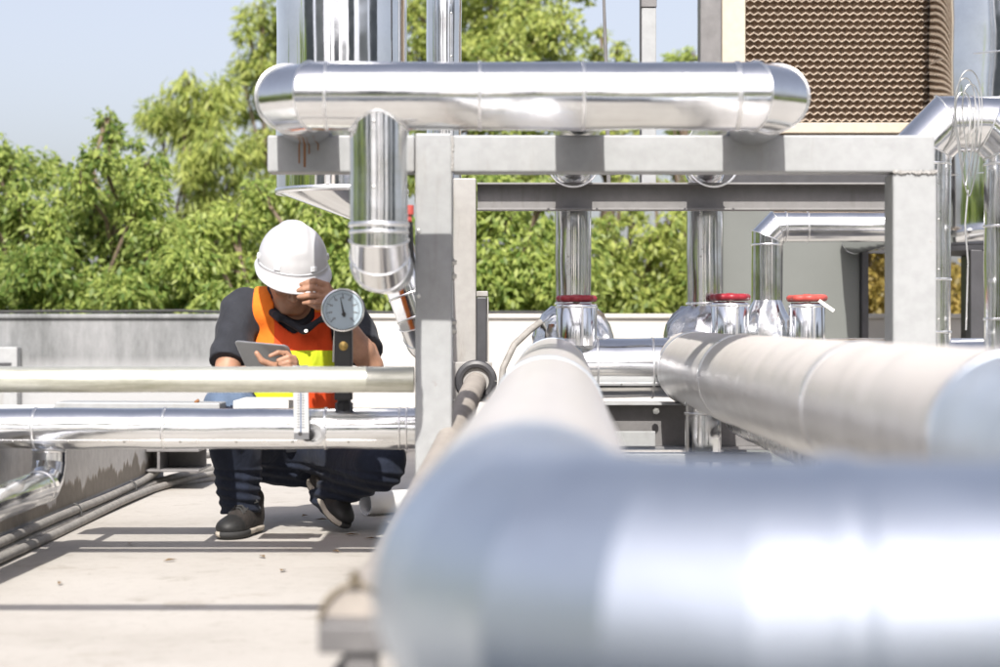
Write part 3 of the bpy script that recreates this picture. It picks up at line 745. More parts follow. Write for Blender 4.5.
# second low pipe behind with bluish shine, far right
# ------------------------------------------------------------------ hand rail, plate and slanting conduit
rl = pipe('rail_pipe', 'dull galvanised rail pipe running level across the worker to the front post', 'rail pipe',
     [P(-260, 379.5, 5.28), P(414, 379.5, 5.28)], 13*5.28/F, M['galv'], dent=.0004, seams=(), n=32)
plt = thing('sleeve_plate', P(470, 382, 6.5), 'square grey steel plate with a round sleeve that holds the slanting pale pipe', 'plate')
a = P(448, 402, 6.6); b = P(492, 362, 6.6)
MB().box((a.x, 6.6, a.z), (b.x, 6.618, b.z)).build('plate', M['paint_warm'], plt, False, .003)
cc = P(476, 381, 6.595)
MB().tube([cc+Vector((.058*math.cos(t), 0, .058*math.sin(t))) for t in np.linspace(0, 2*math.pi, 40)], .014, 8, False).build('sleeve_ring', M['dark_steel'], plt, True)
MB().box((a.x+.02, 6.619, a.z+.01), (a.x+.06, 6.9, a.z+.05)).build('arm', M['paint_warm'], plt, False, .003)
MB().lathe(P(487, 397, 6.6), (0, -1, 0), [(0, .01), (.006, .01), (.006, .006), (.014, .006)], 6).build('bolt', M['rust'], plt)
pipe('slant_pipe', 'pale narrow pipe slanting from the square plate down towards us', 'pipe',
     [P(477, 380, 6.7), P(443, 455, 5.0), P(388, 572, 3.1), P(352, 618, 2.5)], .037, plain('pale_lagging', (.36, .325, .29), .7, 0, .15, 20), bend=.5, gores=4, joints=False, n=24, dent=.0006)
sb = thing('support_block', P(350, 640, 2.45), 'blurred grey support bracket with a brass strap at the lower left of the foreground elbow', 'bracket')
MB().box((P(320, 0, 2.45).x, 2.42, P(0, 650, 2.45).z), (P(395, 0, 2.45).x, 2.50, P(0, 622, 2.45).z)).build('channel', M['mid_steel'], sb, False, .003)
MB().box((P(346, 0, 2.45).x, 2.43, .005), (P(378, 0, 2.45).x, 2.49, P(0, 650, 2.45).z-.001)).build('leg', M['mid_steel'], sb, False, .003)
MB().obox(P(318, 668, 2.45)+Vector((0, .06, -.05)), Vector((.6, 0, .8)), Vector((0, 1, 0)), Vector((-.8, 0, .6)), (.11, .03, .012)).build('brace', M['mid_steel'], sb, False, .003)
s0 = P(355, 616, 2.5)
MB().tube([s0+Vector((.044*math.cos(t), .006*math.cos(t), .044*math.sin(t)-.004)) for t in np.linspace(-.5, math.pi+.5, 24)] , .0035, 8).build('strap', M['strap'], sb, True)
MB().lathe(s0+Vector((0, 0, .038)), (0, 0, 1), [(0, .008), (.014, .008), (.014, .005), (.02, .005)], 8).build('strap_bolt', M['strap'], sb)

# ------------------------------------------------------------------ clad pipe in front of the worker with instruments
AY = 5.6; az = CH-(428.5-330)*AY/F; ar = 20.5*AY/F
def ax_(px): return (px-500)*AY/F
pa = pipe('clad_pipe', 'bright silver clad pipe, level in front of the worker, carrying gauge and thermometer', 'pipe',
     [(ax_(-230), AY, az), (ax_(431), AY, az), (ax_(431)+.02, 6.8, az)], ar, M['alu'], bend=.07, gores=2, dent=.0022,
     seams=[(0, ax_(36)-ax_(-230)), (0, ax_(165)-ax_(-230)), (0, ax_(326)-ax_(-230)), (0, ax_(400)-ax_(-230))], lap=[(0, (0, -1, -.72))])
# dropping branch at the left
pipe('drop_branch_pipe', 'silver branch pipe that drops below the clad pipe and elbows out to the left edge', 'pipe',
     [P(49, 440, 5.72), P(49, 484, 5.72), P(-55, 523, 4.75), P(-260, 590, 3.7)], 16.5*5.7/F, M['alu'], bend=.085, gores=3, joints=False, seams=[(0, .03), (1, .03)], dent=.002)
# sheet-metal trunking behind
tk = thing('cable_trunking', P(120, 406, 5.95), 'flat pale metal trunking lying just behind the clad pipe', 'trunking')
a = P(48, 401.5, 5.95); b = P(222, 404, 5.95)
mb = MB(); z1 = a.z; mb.V = []; 
mb.add([(a.x, 5.9, z1-.075), (b.x, 5.9, z1-.075), (b.x, 6.05, z1-.075), (a.x, 6.05, z1-.075), (a.x+.035, 5.9, z1), (b.x, 5.9, z1-.003), (b.x, 6.05, z1-.003), (a.x+.035, 6.05, z1)],
       [(0,3,2,1), (4,5,6,7), (0,1,5,4), (1,2,6,5), (2,3,7,6), (3,0,4,7)])
mb.build('tray', M['paint'], tk, False, .004)
MB().box((P(60, 0, 5.7).x, 5.66, az+ar-.03), (P(60, 0, 5.7).x+.03, 5.899, z1-.055)).build('bracket', M['paint_warm'], tk, False, .002)
MB().box((P(180, 0, 5.7).x, 5.66, az+ar-.03), (P(180, 0, 5.7).x+.03, 5.899, z1-.055)).build('bracket', M['paint_warm'], tk, False, .002)
MB().tube([P(193, 409, 5.94), P(196, 402, 5.93), P(199, 400, 5.93)], .005, 8).build('latch', M['rust'], tk, True)

# folded white sheet lying on the trunking line, below the vest
a = P(236, 407, 5.76); b = P(301, 400, 5.76)
fs = MB().box((a.x, 5.70, az+ar*.85), (b.x-.03, 5.84, b.z)); fs.box((a.x+.02, 5.705, b.z+.0015), (b.x, 5.82, b.z+.006))
tag(fs.build('folded_sheet', M['tag'], None, False, .003), 'white folded sheet resting behind the clad pipe, just below the vest', 'sheet')
# dial gauge
GY = 5.6
gg = thing('dial_gauge', P(343.5, 408, GY), 'round white dial gauge on a thick black stem rising from the clad pipe', 'gauge')
gc = P(343, 310, GY-.03); gr = 21.5*GY/F
cs = MB().lathe(gc+Vector((0, .03, 0)), (0, -1, 0), [(0, gr*.8), (.004, gr*.96), (.034, gr), (.042, gr), (.044, gr*.94), (.038, gr*.9)], 56).build('case', M['seam'], gg, True)
MB().lathe(gc+Vector((0, -.0085, 0)), (0, -1, 0), [(0, gr*.9), (.002, gr*.9)], 48).build('dial', plain('dial_face', (.38, .46, .52), .35, 0, .02), gg, False)
tk_ = MB(); face = gc.y-.0112
for k in range(41):
    t = R(225-270*k/40); L = .012 if k % 5 == 0 else .006; rr = gr*.80
    c = Vector((gc.x+(rr-L/2)*math.cos(t), face, gc.z+(rr-L/2)*math.sin(t)))
    u = Vector((math.cos(t), 0, math.sin(t))); tk_.obox(c, u, Vector((0,1,0)), Vector((-u.z, 0, u.x)), (L/2, .0003, .0009 if k % 5 == 0 else .0005))
tk_.build('tick_marks', M['black'], gg)
nb = MB()
for k, s in enumerate(range(0, 9)):
    t = R(225-270*s/8); c = Vector((gc.x+gr*.56*math.cos(t), face, gc.z+gr*.56*math.sin(t)))
    nb.box((c.x-.0035, face-.0003, c.z-.003), (c.x-.0012, face+.0003, c.z+.003)); nb.box((c.x+.0008, face-.0003, c.z-.003), (c.x+.0038, face+.0003, c.z+.0028))
nb.build('numerals', M['mid_steel'], gg)
nd = MB(); u = Vector((-.20, 0, .98)).normalized(); s_ = Vector((u.z, 0, -u.x)); g0 = gc+Vector((.003, -.013, -.012))
nd.add([g0+s_*.0035-u*.008, g0-s_*.0035-u*.008, g0-s_*.0006+u*.05, g0+s_*.0006+u*.05], [(0, 1, 2, 3)])
nd.lathe(g0+Vector((0, .001, 0)), (0, -1, 0), [(0, .006), (.003, .006)], 16); nd.build('needle', M['black'], gg)
# stem: flat black block with a brass bolt and a tapered neck
a = P(335, 330, GY); b = P(352.5, 400, GY)
MB().box((a.x, GY-.022, b.z), (b.x, GY+.016, a.z+.012)).build('stem', M['black'], gg, False, .004)
MB().lathe(P(343.5, 346, GY-.022), (0, -1, 0), [(0, .013), (.003, .013), (.004, .009), (.006, .006)], 20).build('stem_bolt', M['brass'], gg, True)
MB().lathe((P(344, 0, GY).x, GY, az+ar-.006), (0, 0, 1), [(0, .026), (.02, .026), (.024, .02), (.05, .021), (.056, .024)], 8).build('hex_nut', M['black'], gg)

# stick thermometer in front of the pipe
th = thing('thermometer', P(301, 440, 5.5), 'slim white scale thermometer fixed upright on the front of the clad pipe', 'thermometer')
a = P(293.5, 366, 5.44); b = P(308, 438, 5.44)
u = Vector((-.06, 0, 1)).normalized()
TYY = AY-ar-.045
ctr = (P(301.5, 366, TYY)+P(300.5, 439, TYY))/2
pl_ = MB(); pl_.obox(ctr, Vector((1, 0, .02)), Vector((0, 1, 0)), Vector((-.02, 0, 1)), (7.6*TYY/F, .004, 37*TYY/F)); pl_.build('scale_plate', M['pvc_grey'], th, False, .0015)
tm = MB()
for k in range(22):
    z = ctr.z-.07+k*.0076; L = .008 if k % 5 == 0 else .005
    for s in (-1, 1): tm.box((ctr.x+s*.0065-L/2*1, ctr.y-.0048, z-.0009), (ctr.x+s*.0065+L/2, ctr.y-.0042, z+.0009))
tm.build('tick_marks', M['dark_steel'], th)
MB().box((ctr.x-.0016, ctr.y-.0062, ctr.z-.088), (ctr.x+.0016, ctr.y-.0042, ctr.z+.09)).build('glass_tube', plain('blue_spirit', (.10, .14, .25), .2), th)
MB().lathe((ctr.x-.002, ctr.y-.004, ctr.z-.088), (0, -1, 0), [(0, .006), (.004, .004)], 12).build('bulb', M['mid_steel'], th, True)
kz_ = P(312, 432, AY-ar)
MB().lathe((ctr.x+.03, AY-ar+.02, az-.008), (0, -1, 0), [(0, .038), (.035, .036), (.037, .026), (.02, .024)], 28).build('pocket', M['alu_soft'], th, True)
MB().lathe((ctr.x+.018, AY-ar+.0, az-.014), (0, -1, 0), [(0, .018), (.042, .018)], 16).build('sensor_body', M['black'], th, True)

# spare PVC pipe on the floor
pv = thing('pvc_pipe', P(390, 514, 6.97), 'short white plastic pipe lying loose on the floor behind the post', 'pipe')
a = P(361, 502, 6.95); b = P(640, 503, 6.95)
rr = .042
n = 32; V = []; Fc = []
e0 = Vector((P(366, 0, 6.93).x, 6.90, rr+.002)); dv = Vector((.80, .60, 0)); sv = Vector((-.60, .80, 0))
for L_ in (0, .62):
    for q in (rr, rr-.004):
        for j in range(n):
            t = 2*math.pi*j/n; V.append(e0+dv*L_+sv*(q*math.cos(t))+Vector((0, 0, q*math.sin(t))))
for j in range(n):
    k = (j+1) % n
    Fc += [(j, k, 2*n+k, 2*n+j), (n+j, 3*n+j, 3*n+k, n+k), (j, n+j, n+k, k), (2*n+j, 2*n+k, 3*n+k, 3*n+j)]
mesh_obj('pipe_body', V, Fc, M['pvc'], pv, True); shade_angle(pv.children[0])
# rust streaks on the front beam under the stubs are in paint; a few dead leaves on the floor
dl = plain('dead_leaf', (.20, .13, .06), .8, 0, .3)
for i, (px, py) in enumerate(((336, 553), (322, 521), (305, 517), (283, 572), (262, 558), (372, 540), (170, 562), (60, 585), (130, 545), (352, 536), (368, 575))):
    Y = CH*F/(py-330); c = P(px, py, Y); a0 = random.uniform(0, 6.28); L = random.uniform(.012, .032); u = Vector((math.cos(a0), math.sin(a0), 0)); v_ = Vector((-u.y, u.x, 0))
    V = [c-u*L+Vector((0,0,.004)), c+v_*L*.4+Vector((0,0,.010)), c+u*L+Vector((0,0,.006)), c-v_*L*.4+Vector((0,0,.009))]
    o = mesh_obj('dead_leaf', V, [(0,1,2), (0,2,3)], dl, None, False)
    tag(o, 'tiny curled dead leaf lying on the pale roof floor', 'leaf', 'dead leaves on the roof floor')

# thin pipe overhead, above the picture: its shadow is the line across the pale floor at the lower left
oh = thing('overhead_pipe', (-3.2, 2.95, 0), 'thin overhead pipe whose shadow draws a line across the floor at lower left', 'pipe')
MB().tube([(-3.2, 2.95, 1.62), (-.42, 2.95, 1.62)], .034, 16).build('pipe_body', M['galv'], oh, True)
MB().box((-3.17, 2.92, .004), (-3.11, 2.98, 1.585)).build('post', M['paint'], oh, False, .004)
# ------------------------------------------------------------------ trees
def leaves(name, parent, clumps, n_per, size, aspect, mat, droop=.85, hang=.0, seed=0, tintvar=.32):
    """clumps: (x,y,z,r,tint). Thousands of leaf blades spread through each clump."""
    g = np.random.default_rng(seed); Vs = []; T = []
    for (cx, cy, cz, r, tint) in clumps:
        n = int(n_per*r*r*1.7)
        d = g.normal(0, 1, (n, 3)); d /= np.linalg.norm(d, axis=1)[:, None]
        rad = r*g.uniform(0, 1, n)**.42*(1+.22*np.sin(d[:, 0]*5+cx*9)+.18*np.sin(d[:, 2]*6+cy*7+cz*5))
        c = np.array([cx, cy, cz])+d*rad[:, None]*np.array([1, 1, .86])
        if hang:
            h = np.maximum(0, np.linalg.norm(d[:, :2], axis=1)-.3); c[:, 2] -= hang*h*rad*g.uniform(.3, 1.2, n)
        ax = d*np.array([.8, .8, .25])+g.normal(0, .55, (n, 3)); ax[:, 2] -= droop; ax /= np.linalg.norm(ax, axis=1)[:, None]
        nr = d*.55+np.array([0, -.5, .6])+g.normal(0, .5, (n, 3)); nr -= ax*np.sum(nr*ax, 1)[:, None]; nr /= np.linalg.norm(nr, axis=1)[:, None]
        sd = np.cross(ax, nr); L = size*g.uniform(.55, 1.25, n)[:, None]; W = L*aspect
        v = np.stack([c, c+ax*L*.45+sd*W*.5-nr*W*.12, c+ax*L, c+ax*L*.45-sd*W*.5-nr*W*.12], 1)
        Vs.append(v.reshape(-1, 3)); T.append(np.clip(tint+g.normal(0, tintvar, n), 0, 1))
    V = np.concatenate(Vs); T = np.concatenate(T); n = len(T)
    Fc = np.arange(n*4).reshape(n, 4)
    o = mesh_obj(name, V, Fc, mat, parent, False)
    at = o.data.attributes.new('tint', 'FLOAT', 'FACE'); at.data.foreach_set('value', T.astype(np.float32))
    return o

def tree(name, label, base, clumps, mat, n_per, size, aspect, seed, hang=0, droop=.85, group='trees behind the parapet', trunk_r=.085):
    base = Vector((base[0], base[1], -5)); root = thing(name, base, label, 'tree', group)
    g = random.Random(seed); cs = [Vector(c[:3]) for c in clumps]
    cen = sum(cs, Vector())/len(cs); fork = Vector((base.x, base.y, min(c.z for c in cs)-.9))
    mb = MB(); mid = base.lerp(fork, .5)+Vector((g.uniform(-.1, .1), 0, 0)); top = Vector((cen.x, cen.y, cen.z))
    mb.tube([base, mid, fork, top], [trunk_r*1.5, trunk_r*1.2, trunk_r, trunk_r*.35], 10)
    mb.build('trunk', M['bark'], root, True)
    for c, rr_ in zip(cs, [q_[3] for q_ in clumps]):
        s = fork.lerp(top, g.uniform(.05, .9)); m = s.lerp(c, .5)+Vector((g.uniform(-.12, .12), g.uniform(-.12, .12), g.uniform(-.02, .16)))
        q = MB().tube([s, m, c], [trunk_r*.24, trunk_r*.15, .012], 7)
        # twigs
        for k in range(5):
            e = c+Vector((g.gauss(0, .25), g.gauss(0, .25), g.gauss(0.05, .22))); e = c+(e-c)*min(1, .6*rr_/max((e-c).length, .01)); q.tube([m.lerp(c, .6), (c+e)/2, e], [.009, .006, .003], 5)
        q.build('limb', M['bark'], root, True)
    extra = []
    if size < .07:                       # low leafy skirt just above the wall line
        xs = [c[0] for c in clumps]; x_ = min(xs)
        while x_ < max(xs): extra.append((x_, min(c[1] for c in clumps)-.1+g.uniform(-.15, .3), .80+g.uniform(-.12, .30), g.uniform(.15, .24), .45+g.uniform(-.2, .2))); x_ += g.uniform(.12, .2)
    for (x_, y_, z_, r_, t_) in clumps:      # smaller side clumps fill the crown unevenly
        for _ in range(2): extra.append((x_+g.gauss(0, .55)*r_*1.5, y_+abs(g.gauss(.3, .3)), z_+min(.5, g.gauss(-.25, .6))*r_*1.3, r_*g.uniform(.5, .8), t_+g.uniform(-.2, .15)))
    leaves('crown', root, clumps+extra, n_per, size, aspect, mat, droop, hang, seed)
    return root

def C_(px, py, Y, rpx, tint): p = P(px, py, Y); return (p.x, p.y, p.z, rpx*Y/F, tint)
def grow(Y, spots, seed, dy=.5):
    g = random.Random(seed); return [C_(px, py, Y+g.uniform(-dy, dy), r, t) for (px, py, r, t) in spots]

BL = 0.064
tree('broadleaf_tree', 'dense green broadleaf tree at the left edge behind the grey parapet', (-3.2, 13.2), grow(13.2, [
    (-30, 190, 34, .55), (10, 175, 30, .5), (-6, 148, 17, .6), (28, 205, 28, .5), (-15, 240, 36, .45), (30, 250, 34, .55), (8, 290, 36, .45), (45, 300, 34, .4), (-40, 300, 34, .4), (55, 228, 22, .6), (20, 335, 36, .4), (60, 345, 34, .4)], 1), M['leaf_green'], 9000, BL, .4, 1)
tree('broadleaf_tree', 'green broadleaf tree whose pointed top stands alone against the sky left of the worker', (-2.6, 12.7), grow(12.8, [
    (107, 118, 13, .55), (112, 138, 17, .5), (101, 158, 18, .55), (80, 182, 21, .5), (122, 168, 24, .6), (64, 198, 16, .65), (96, 206, 30, .5), (140, 198, 26, .55), (150, 166, 16, .6), (70, 238, 32, .45), (118, 244, 34, .55), (158, 236, 30, .5),
    (88, 284, 34, .45), (138, 288, 36, .5), (180, 280, 28, .5), (110, 330, 36, .4), (165, 330, 34, .4)], 2), M['leaf_green'], 9000, BL, .4, 2)
tree('drooping_tree', 'feathery pale green tree with drooping foliage rising behind the pointed broadleaf', (-2.9, 17), grow(17, [
    (186, 84, 22, .7), (160, 108, 20, .6), (204, 106, 26, .75), (182, 124, 24, .6), (220, 88, 16, .7), (216, 138, 26, .6), (190, 160, 24, .7), (236, 170, 28, .55), (205, 200, 30, .7), (250, 210, 30, .6), (215, 250, 36, .5), (180, 230, 30, .6), (230, 300, 36, .5)], 3), M['leaf_yellow'], 6500, .11, .2, 3, hang=.9, droop=1.2)
tree('drooping_tree', 'tall loose tree reaching the top of the picture left of the wide duct', (-2.1, 18.5), grow(18.5, [
    (262, 10, 18, .6), (246, 30, 14, .6), (275, 32, 20, .5), (258, 58, 20, .65), (282, 72, 22, .5), (240, 66, 12, .6), (262, 98, 24, .6), (300, 20, 26, .5), (310, 70, 28, .5), (285, 130, 28, .55), (262, 150, 24, .6), (300, 180, 34, .5), (330, 120, 34, .5), (290, -20, 24, .5), (330, 230, 36, .5), (280, 250, 36, .5)], 4), M['leaf_yellow'], 5200, .10, .24, 4, hang=.6, droop=.9)
tree('broadleaf_tree', 'bright green broadleaf tree directly behind the white helmet', (-1.6, 12.5), grow(12.5, [
    (205, 262, 28, .6), (232, 225, 24, .6), (262, 195, 22, .6), (215, 300, 30, .5), (250, 272, 30, .6), (290, 238, 28, .55), (322, 220, 28, .6), (345, 250, 30, .6), (330, 290, 32, .5), (375, 285, 30, .5), (300, 200, 22, .6), (360, 215, 26, .55), (395, 240, 30, .5), (280, 310, 36, .4), (345, 330, 36, .4), (225, 335, 34, .4), (410, 300, 30, .5), (200, 225, 18, .7)], 5), M['leaf_bright'], 9500, BL, .4, 5)
tree('yellow_green_tree', 'big yellow-green tree filling the top behind the header between the ducts', (-.5, 16), grow(16, [
    (420, 12, 34, .6), (478, 14, 34, .7), (520, 18, 34, .6), (552, 30, 26, .7), (505, 50, 34, .6), (545, 62, 24, .6), (460, 55, 34, .6), (415, 60, 30, .5), (560, 14, 18, .7), (500, -20, 36, .6), (450, -25, 36, .6), (540, -14, 24, .7),
    (430, 110, 36, .5), (490, 110, 38, .6), (540, 110, 30, .6), (410, 170, 36, .5), (470, 170, 40, .5), (530, 165, 36, .55)], 6), M['leaf_yellow'], 7000, .062, .5, 6)
tree('broadleaf_tree', 'leafy green tree seen through the frame between rear post and first branch pipe', (-.05, 12.6), grow(12.6, [
    (470, 225, 26, .55), (505, 218, 26, .6), (540, 226, 26, .55), (490, 258, 28, .55), (528, 262, 28, .6), (470, 290, 26, .5), (510, 298, 28, .5), (550, 296, 26, .5), (575, 250, 28, .55), (455, 250, 26, .5), (545, 190, 20, .6), (490, 185, 24, .5), (500, 335, 36, .4), (560, 335, 34, .4)], 7), M['leaf_bright'], 9500, BL, .4, 7)
tree('yellow_green_tree', 'patchy yellowing tree seen through the frame between the two branch pipes', (.85, 13.6), grow(13.6, [
    (605, 228, 22, .55), (632, 216, 16, .8), (650, 240, 24, .8), (615, 262, 24, .6), (672, 222, 16, .7), (668, 262, 22, .9), (640, 290, 28, .6), (605, 298, 26, .5), (682, 296, 22, .8), (690, 250, 20, .8), (622, 185, 16, .6), (655, 180, 12, .8), (625, 335, 34, .4), (685, 335, 34, .5), (720, 260, 30, .6)], 8), M['leaf_yellow'], 8000, BL, .4, 8)
tree('sparse_tree', 'sparse tree top with sky showing through just above the header, right of centre', (.95, 17.5), grow(17.5, [
    (596, 52, 12, .6), (618, 46, 9, .7), (585, 78, 14, .6), (612, 92, 14, .6), (606, 130, 18, .7), (640, 120, 12, .7), (590, 150, 20, .6), (630, 152, 16, .7), (600, 30, 6, .6), (628, 60, 7, .7), (650, 150, 12, .6)], 9), M['leaf_yellow'], 4800, .085, .4, 9)
tree('broadleaf_tree', 'small rounded tree top between the pale pole and the dark column', (1.65, 17), grow(17, [
    (678, 58, 11, .6), (692, 54, 9, .6), (684, 78, 14, .5), (670, 90, 12, .6), (686, 120, 18, .6), (672, 150, 18, .5), (700, 150, 18, .5), (690, 190, 22, .5)], 10), M['leaf_bright'], 6000, .07, .5, 10)
tree('dry_tree', 'yellow and rust coloured foliage seen in the slot left of the right front post', (2.6, 13.5), grow(13.5, [
    (862, 285, 22, .8), (884, 268, 20, .7), (880, 305, 22, .6), (900, 290, 24, .6), (870, 240, 18, .4), (892, 232, 16, .4), (850, 310, 24, .5), (920, 250, 28, .5), (885, 335, 30, .5), (975, 290, 40, .5), (940, 310, 36, .5)], 12), M['leaf_dry'], 8500, BL, .5, 12)
# far-off wood round the back of the roof, behind the camera (one mass, seen in the shiny cladding)
g = np.random.default_rng(3); cl = []
for k in range(150):
    a = math.pi*(.86+1.28*k/149.0); d = 27+g.uniform(-3, 5); cl.append((d*math.cos(a), d*math.sin(a), -1.6+g.uniform(-2, .9), g.uniform(1.4, 2.6), .5))
for k in range(46): cl.append((-15+g.uniform(-2.5, 2), -7+k*.42, g.uniform(-2.5, 2.6), g.uniform(1.0, 1.9), .5))
fw = leaves('far_wood', None, cl, 60, .9, .6, M['leaf_green'], .5, 0, 21); tag(fw, 'far green wood beyond the near side of the roof', 'wood', kind='stuff')

# what stands beyond the near side of the roof: seen mirrored in the shiny cladding, and an added tank for shade
mdk = plain('far_facade_dark', (.15, .16, .18), .4, 0, .1, .3); mlt = plain('far_facade_pale', (.50, .49, .47), .8, 0, .08, .3)
g = random.Random(5)
for (az, d, wdt, hgt, mt_) in ((-62, 46, 14, 11, mdk), (-38, 60, 15, 13, mlt), (-22, 52, 8, 9, mdk), (-6, 66, 10, 12, mdk), (9, 55, 7, 9, mlt), (24, 48, 9, 12, mdk), (47, 60, 16, 12, mlt), (68, 50, 12, 11, mdk)):
    cx = d*math.sin(R(az)); cy = -d*math.cos(R(az))
    ob = thing('office_building', (cx, cy, -5), 'plain far building beyond the near side of the roof, mirrored in the cladding', 'building', 'far buildings mirrored in the cladding')
    u = Vector((math.cos(R(az)), math.sin(R(az)), 0)); v_ = Vector((-u.y, u.x, 0))
    MB().obox((cx, cy, hgt/2-2.5), u, v_, Vector((0, 0, 1)), (wdt/2, 5, hgt/2+2.5)).build('wall', mt_, ob)
    MB().obox((cx, cy, hgt+.25), u, v_, Vector((0, 0, 1)), (wdt/2+.3, 5.3, .25)).build('roof', M['plinth'], ob)
wt = thing('sun_blocker_tank', (-.06, -9.5, -5), 'unseen round drum on a tall tower, added so its shadow covers the foreground elbow', 'sun blocker')  # added out of view to keep the sun off the near pipe
tcx = Vector((-.10, -9.5, 0)); MB().lathe(tcx, (0, 0, 1), [(9.84, .8), (9.9, .84), (10.75, .84), (10.80, .8), (10.98, .12)], 40).build('drum', mlt, wt, True)
for sx in (-1, 1):
    for sy in (-1, 1): MB().tube([tcx+Vector((sx*.75, sy*.75, -5)), tcx+Vector((sx*.5, sy*.5, 9.8))], .045, 8).build('leg', M['mid_steel'], wt, True)
MB().box((tcx.x-.7, -10.2, 9.76), (tcx.x+.7, -8.8, 9.835)).build('platform', M['mid_steel'], wt)
# ------------------------------------------------------------------ the worker (signed distance field, one continuous body)
class SDF:
    def __init__(s, lo, hi, h):
        s.h = h; s.lo = np.array(lo, dtype=np.float32); s.n = np.ceil((np.array(hi)-np.array(lo))/h).astype(int)+1
        s.D = np.full(tuple(s.n), 1.0, dtype=np.float32)
    def block(s, lo, hi):
        a = np.clip(np.floor((np.array(lo)-s.lo)/s.h).astype(int), 0, s.n); b = np.clip(np.ceil((np.array(hi)-s.lo)/s.h).astype(int)+1, 0, s.n)
        sl_ = tuple(slice(i, j) for i, j in zip(a, b))
        g = [s.lo[k]+s.h*np.arange(a[k], b[k], dtype=np.float32) for k in range(3)]
        return sl_, g[0][:, None, None], g[1][None, :, None], g[2][None, None, :]
    def union(s, f, lo, hi, k):
        pad = k+3*s.h; sl_, X, Y, Z = s.block(np.array(lo)-pad, np.array(hi)+pad)
        if min(s.D[sl_].shape) == 0: return
        d = f(X, Y, Z); a = s.D[sl_]
        if k <= 0: s.D[sl_] = np.minimum(a, d)
        else:
            hh = np.clip(.5+.5*(a-d)/k, 0, 1); s.D[sl_] = a*(1-hh)+d*hh-k*hh*(1-hh)
    def cap(s, a, b, ra, rb, k=.02):
        a = np.array(a, dtype=np.float32); b = np.array(b, dtype=np.float32); ab = b-a; L = float(ab@ab)+1e-9
        def f(X, Y, Z):
            t = np.clip(((X-a[0])*ab[0]+(Y-a[1])*ab[1]+(Z-a[2])*ab[2])/L, 0, 1)
            return np.sqrt((X-a[0]-ab[0]*t)**2+(Y-a[1]-ab[1]*t)**2+(Z-a[2]-ab[2]*t)**2)-(ra+(rb-ra)*t)
        m = max(ra, rb); s.union(f, np.minimum(a, b)-m, np.maximum(a, b)+m, k); return s
    def chain(s, pts, rs, k=.01):
        for i in range(len(pts)-1): s.cap(pts[i], pts[i+1], rs[i], rs[i+1], k)
        return s
    def ell(s, c, r, rot=None, k=.02):
        c = np.array(c, dtype=np.float32); Rm = np.array(rot if rot is not None else np.eye(3), dtype=np.float32)  # columns = local axes
        def f(X, Y, Z):
            q = [((X-c[0])*Rm[0, i]+(Y-c[1])*Rm[1, i]+(Z-c[2])*Rm[2, i])/r[i] for i in range(3)]
            k0 = np.sqrt(q[0]**2+q[1]**2+q[2]**2); k1 = np.sqrt((q[0]/r[0])**2+(q[1]/r[1])**2+(q[2]/r[2])**2)+1e-6
            return k0*(k0-1)/k1
        m = max(r); s.union(f, c-m, c+m, k); return s
    def grid(s):
        g = [s.lo[k]+s.h*np.arange(s.n[k], dtype=np.float32) for k in range(3)]
        return g[0][:, None, None], g[1][None, :, None], g[2][None, None, :]
    def cut(s, f): s.D = np.maximum(s.D, f(*s.grid())); return s
    def disp(s, f): s.D = s.D+f(*s.grid()).astype(np.float32); return s
    def mesh(s):
        D = s.D; ins = D < 0; nx, ny, nz = D.shape
        cnt = np.zeros((nx-1, ny-1, nz-1), dtype=np.uint8)
        for i in (0, 1):
            for j in (0, 1):
                for k in (0, 1): cnt += ins[i:nx-1+i, j:ny-1+j, k:nz-1+k]
        act = np.argwhere((cnt > 0) & (cnt < 8)); idx = np.full(cnt.shape, -1, dtype=np.int64); idx[tuple(act.T)] = np.arange(len(act))
        acc = np.zeros((len(act), 3)); num = np.zeros(len(act))
        cor = [(i, j, k) for i in (0, 1) for j in (0, 1) for k in (0, 1)]
        for a in cor:
            for ax in range(3):
                if a[ax]: continue
                b = list(a); b[ax] = 1
                da = D[tuple((act+np.array(a)).T)]; db = D[tuple((act+np.array(b)).T)]; m = (da < 0) != (db < 0)
                t = np.where(m, da/(da-db+1e-12), 0); p = np.tile(np.array(a, float), (len(act), 1)); p[:, ax] += t
                acc[m] += p[m]; num[m] += 1
        V = (act+acc/num[:, None])*s.h+s.lo
        Fs = []
        for ax in range(3):
            o1, o2 = [(1, 2), (2, 0), (0, 1)][ax]
            sa = [slice(None)]*3; sb = [slice(None)]*3; sa[ax] = slice(0, -1); sb[ax] = slice(1, None)
            A = ins[tuple(sa)]; B = ins[tuple(sb)]; e = np.argwhere(A != B)
            e = e[(e[:, o1] > 0) & (e[:, o2] > 0) & (e[:, o1] < D.shape[o1]-1) & (e[:, o2] < D.shape[o2]-1)]
            fl = A[tuple(e.T)]
            def cell(d1, d2): q = e.copy(); q[:, o1] -= d1; q[:, o2] -= d2; return idx[tuple(q.T)]
            q = np.stack([cell(1, 1), cell(0, 1), cell(0, 0), cell(1, 0)], 1)
            q[~fl] = q[~fl][:, ::-1]; Fs.append(q)
        return V, np.concatenate(Fs)
    def build(s, name, mat, parent, smooth_it=2, mids=None):
        V, Fc = s.mesh()
        # a few relaxation rounds take the voxel steps off
        for _ in range(smooth_it):
            S = np.zeros_like(V); n = np.zeros(len(V))
            for a in range(4):
                for b in ((a+1) % 4,):
                    np.add.at(S, Fc[:, a], V[Fc[:, b]]); np.add.at(n, Fc[:, a], 1); np.add.at(S, Fc[:, b], V[Fc[:, a]]); np.add.at(n, Fc[:, b], 1)
            V = V*.5+.5*S/np.maximum(n, 1)[:, None]
        mi = mids(V[Fc].mean(1)) if mids else None
        return mesh_obj(name, V, Fc, mat, parent, True, mids=mi)

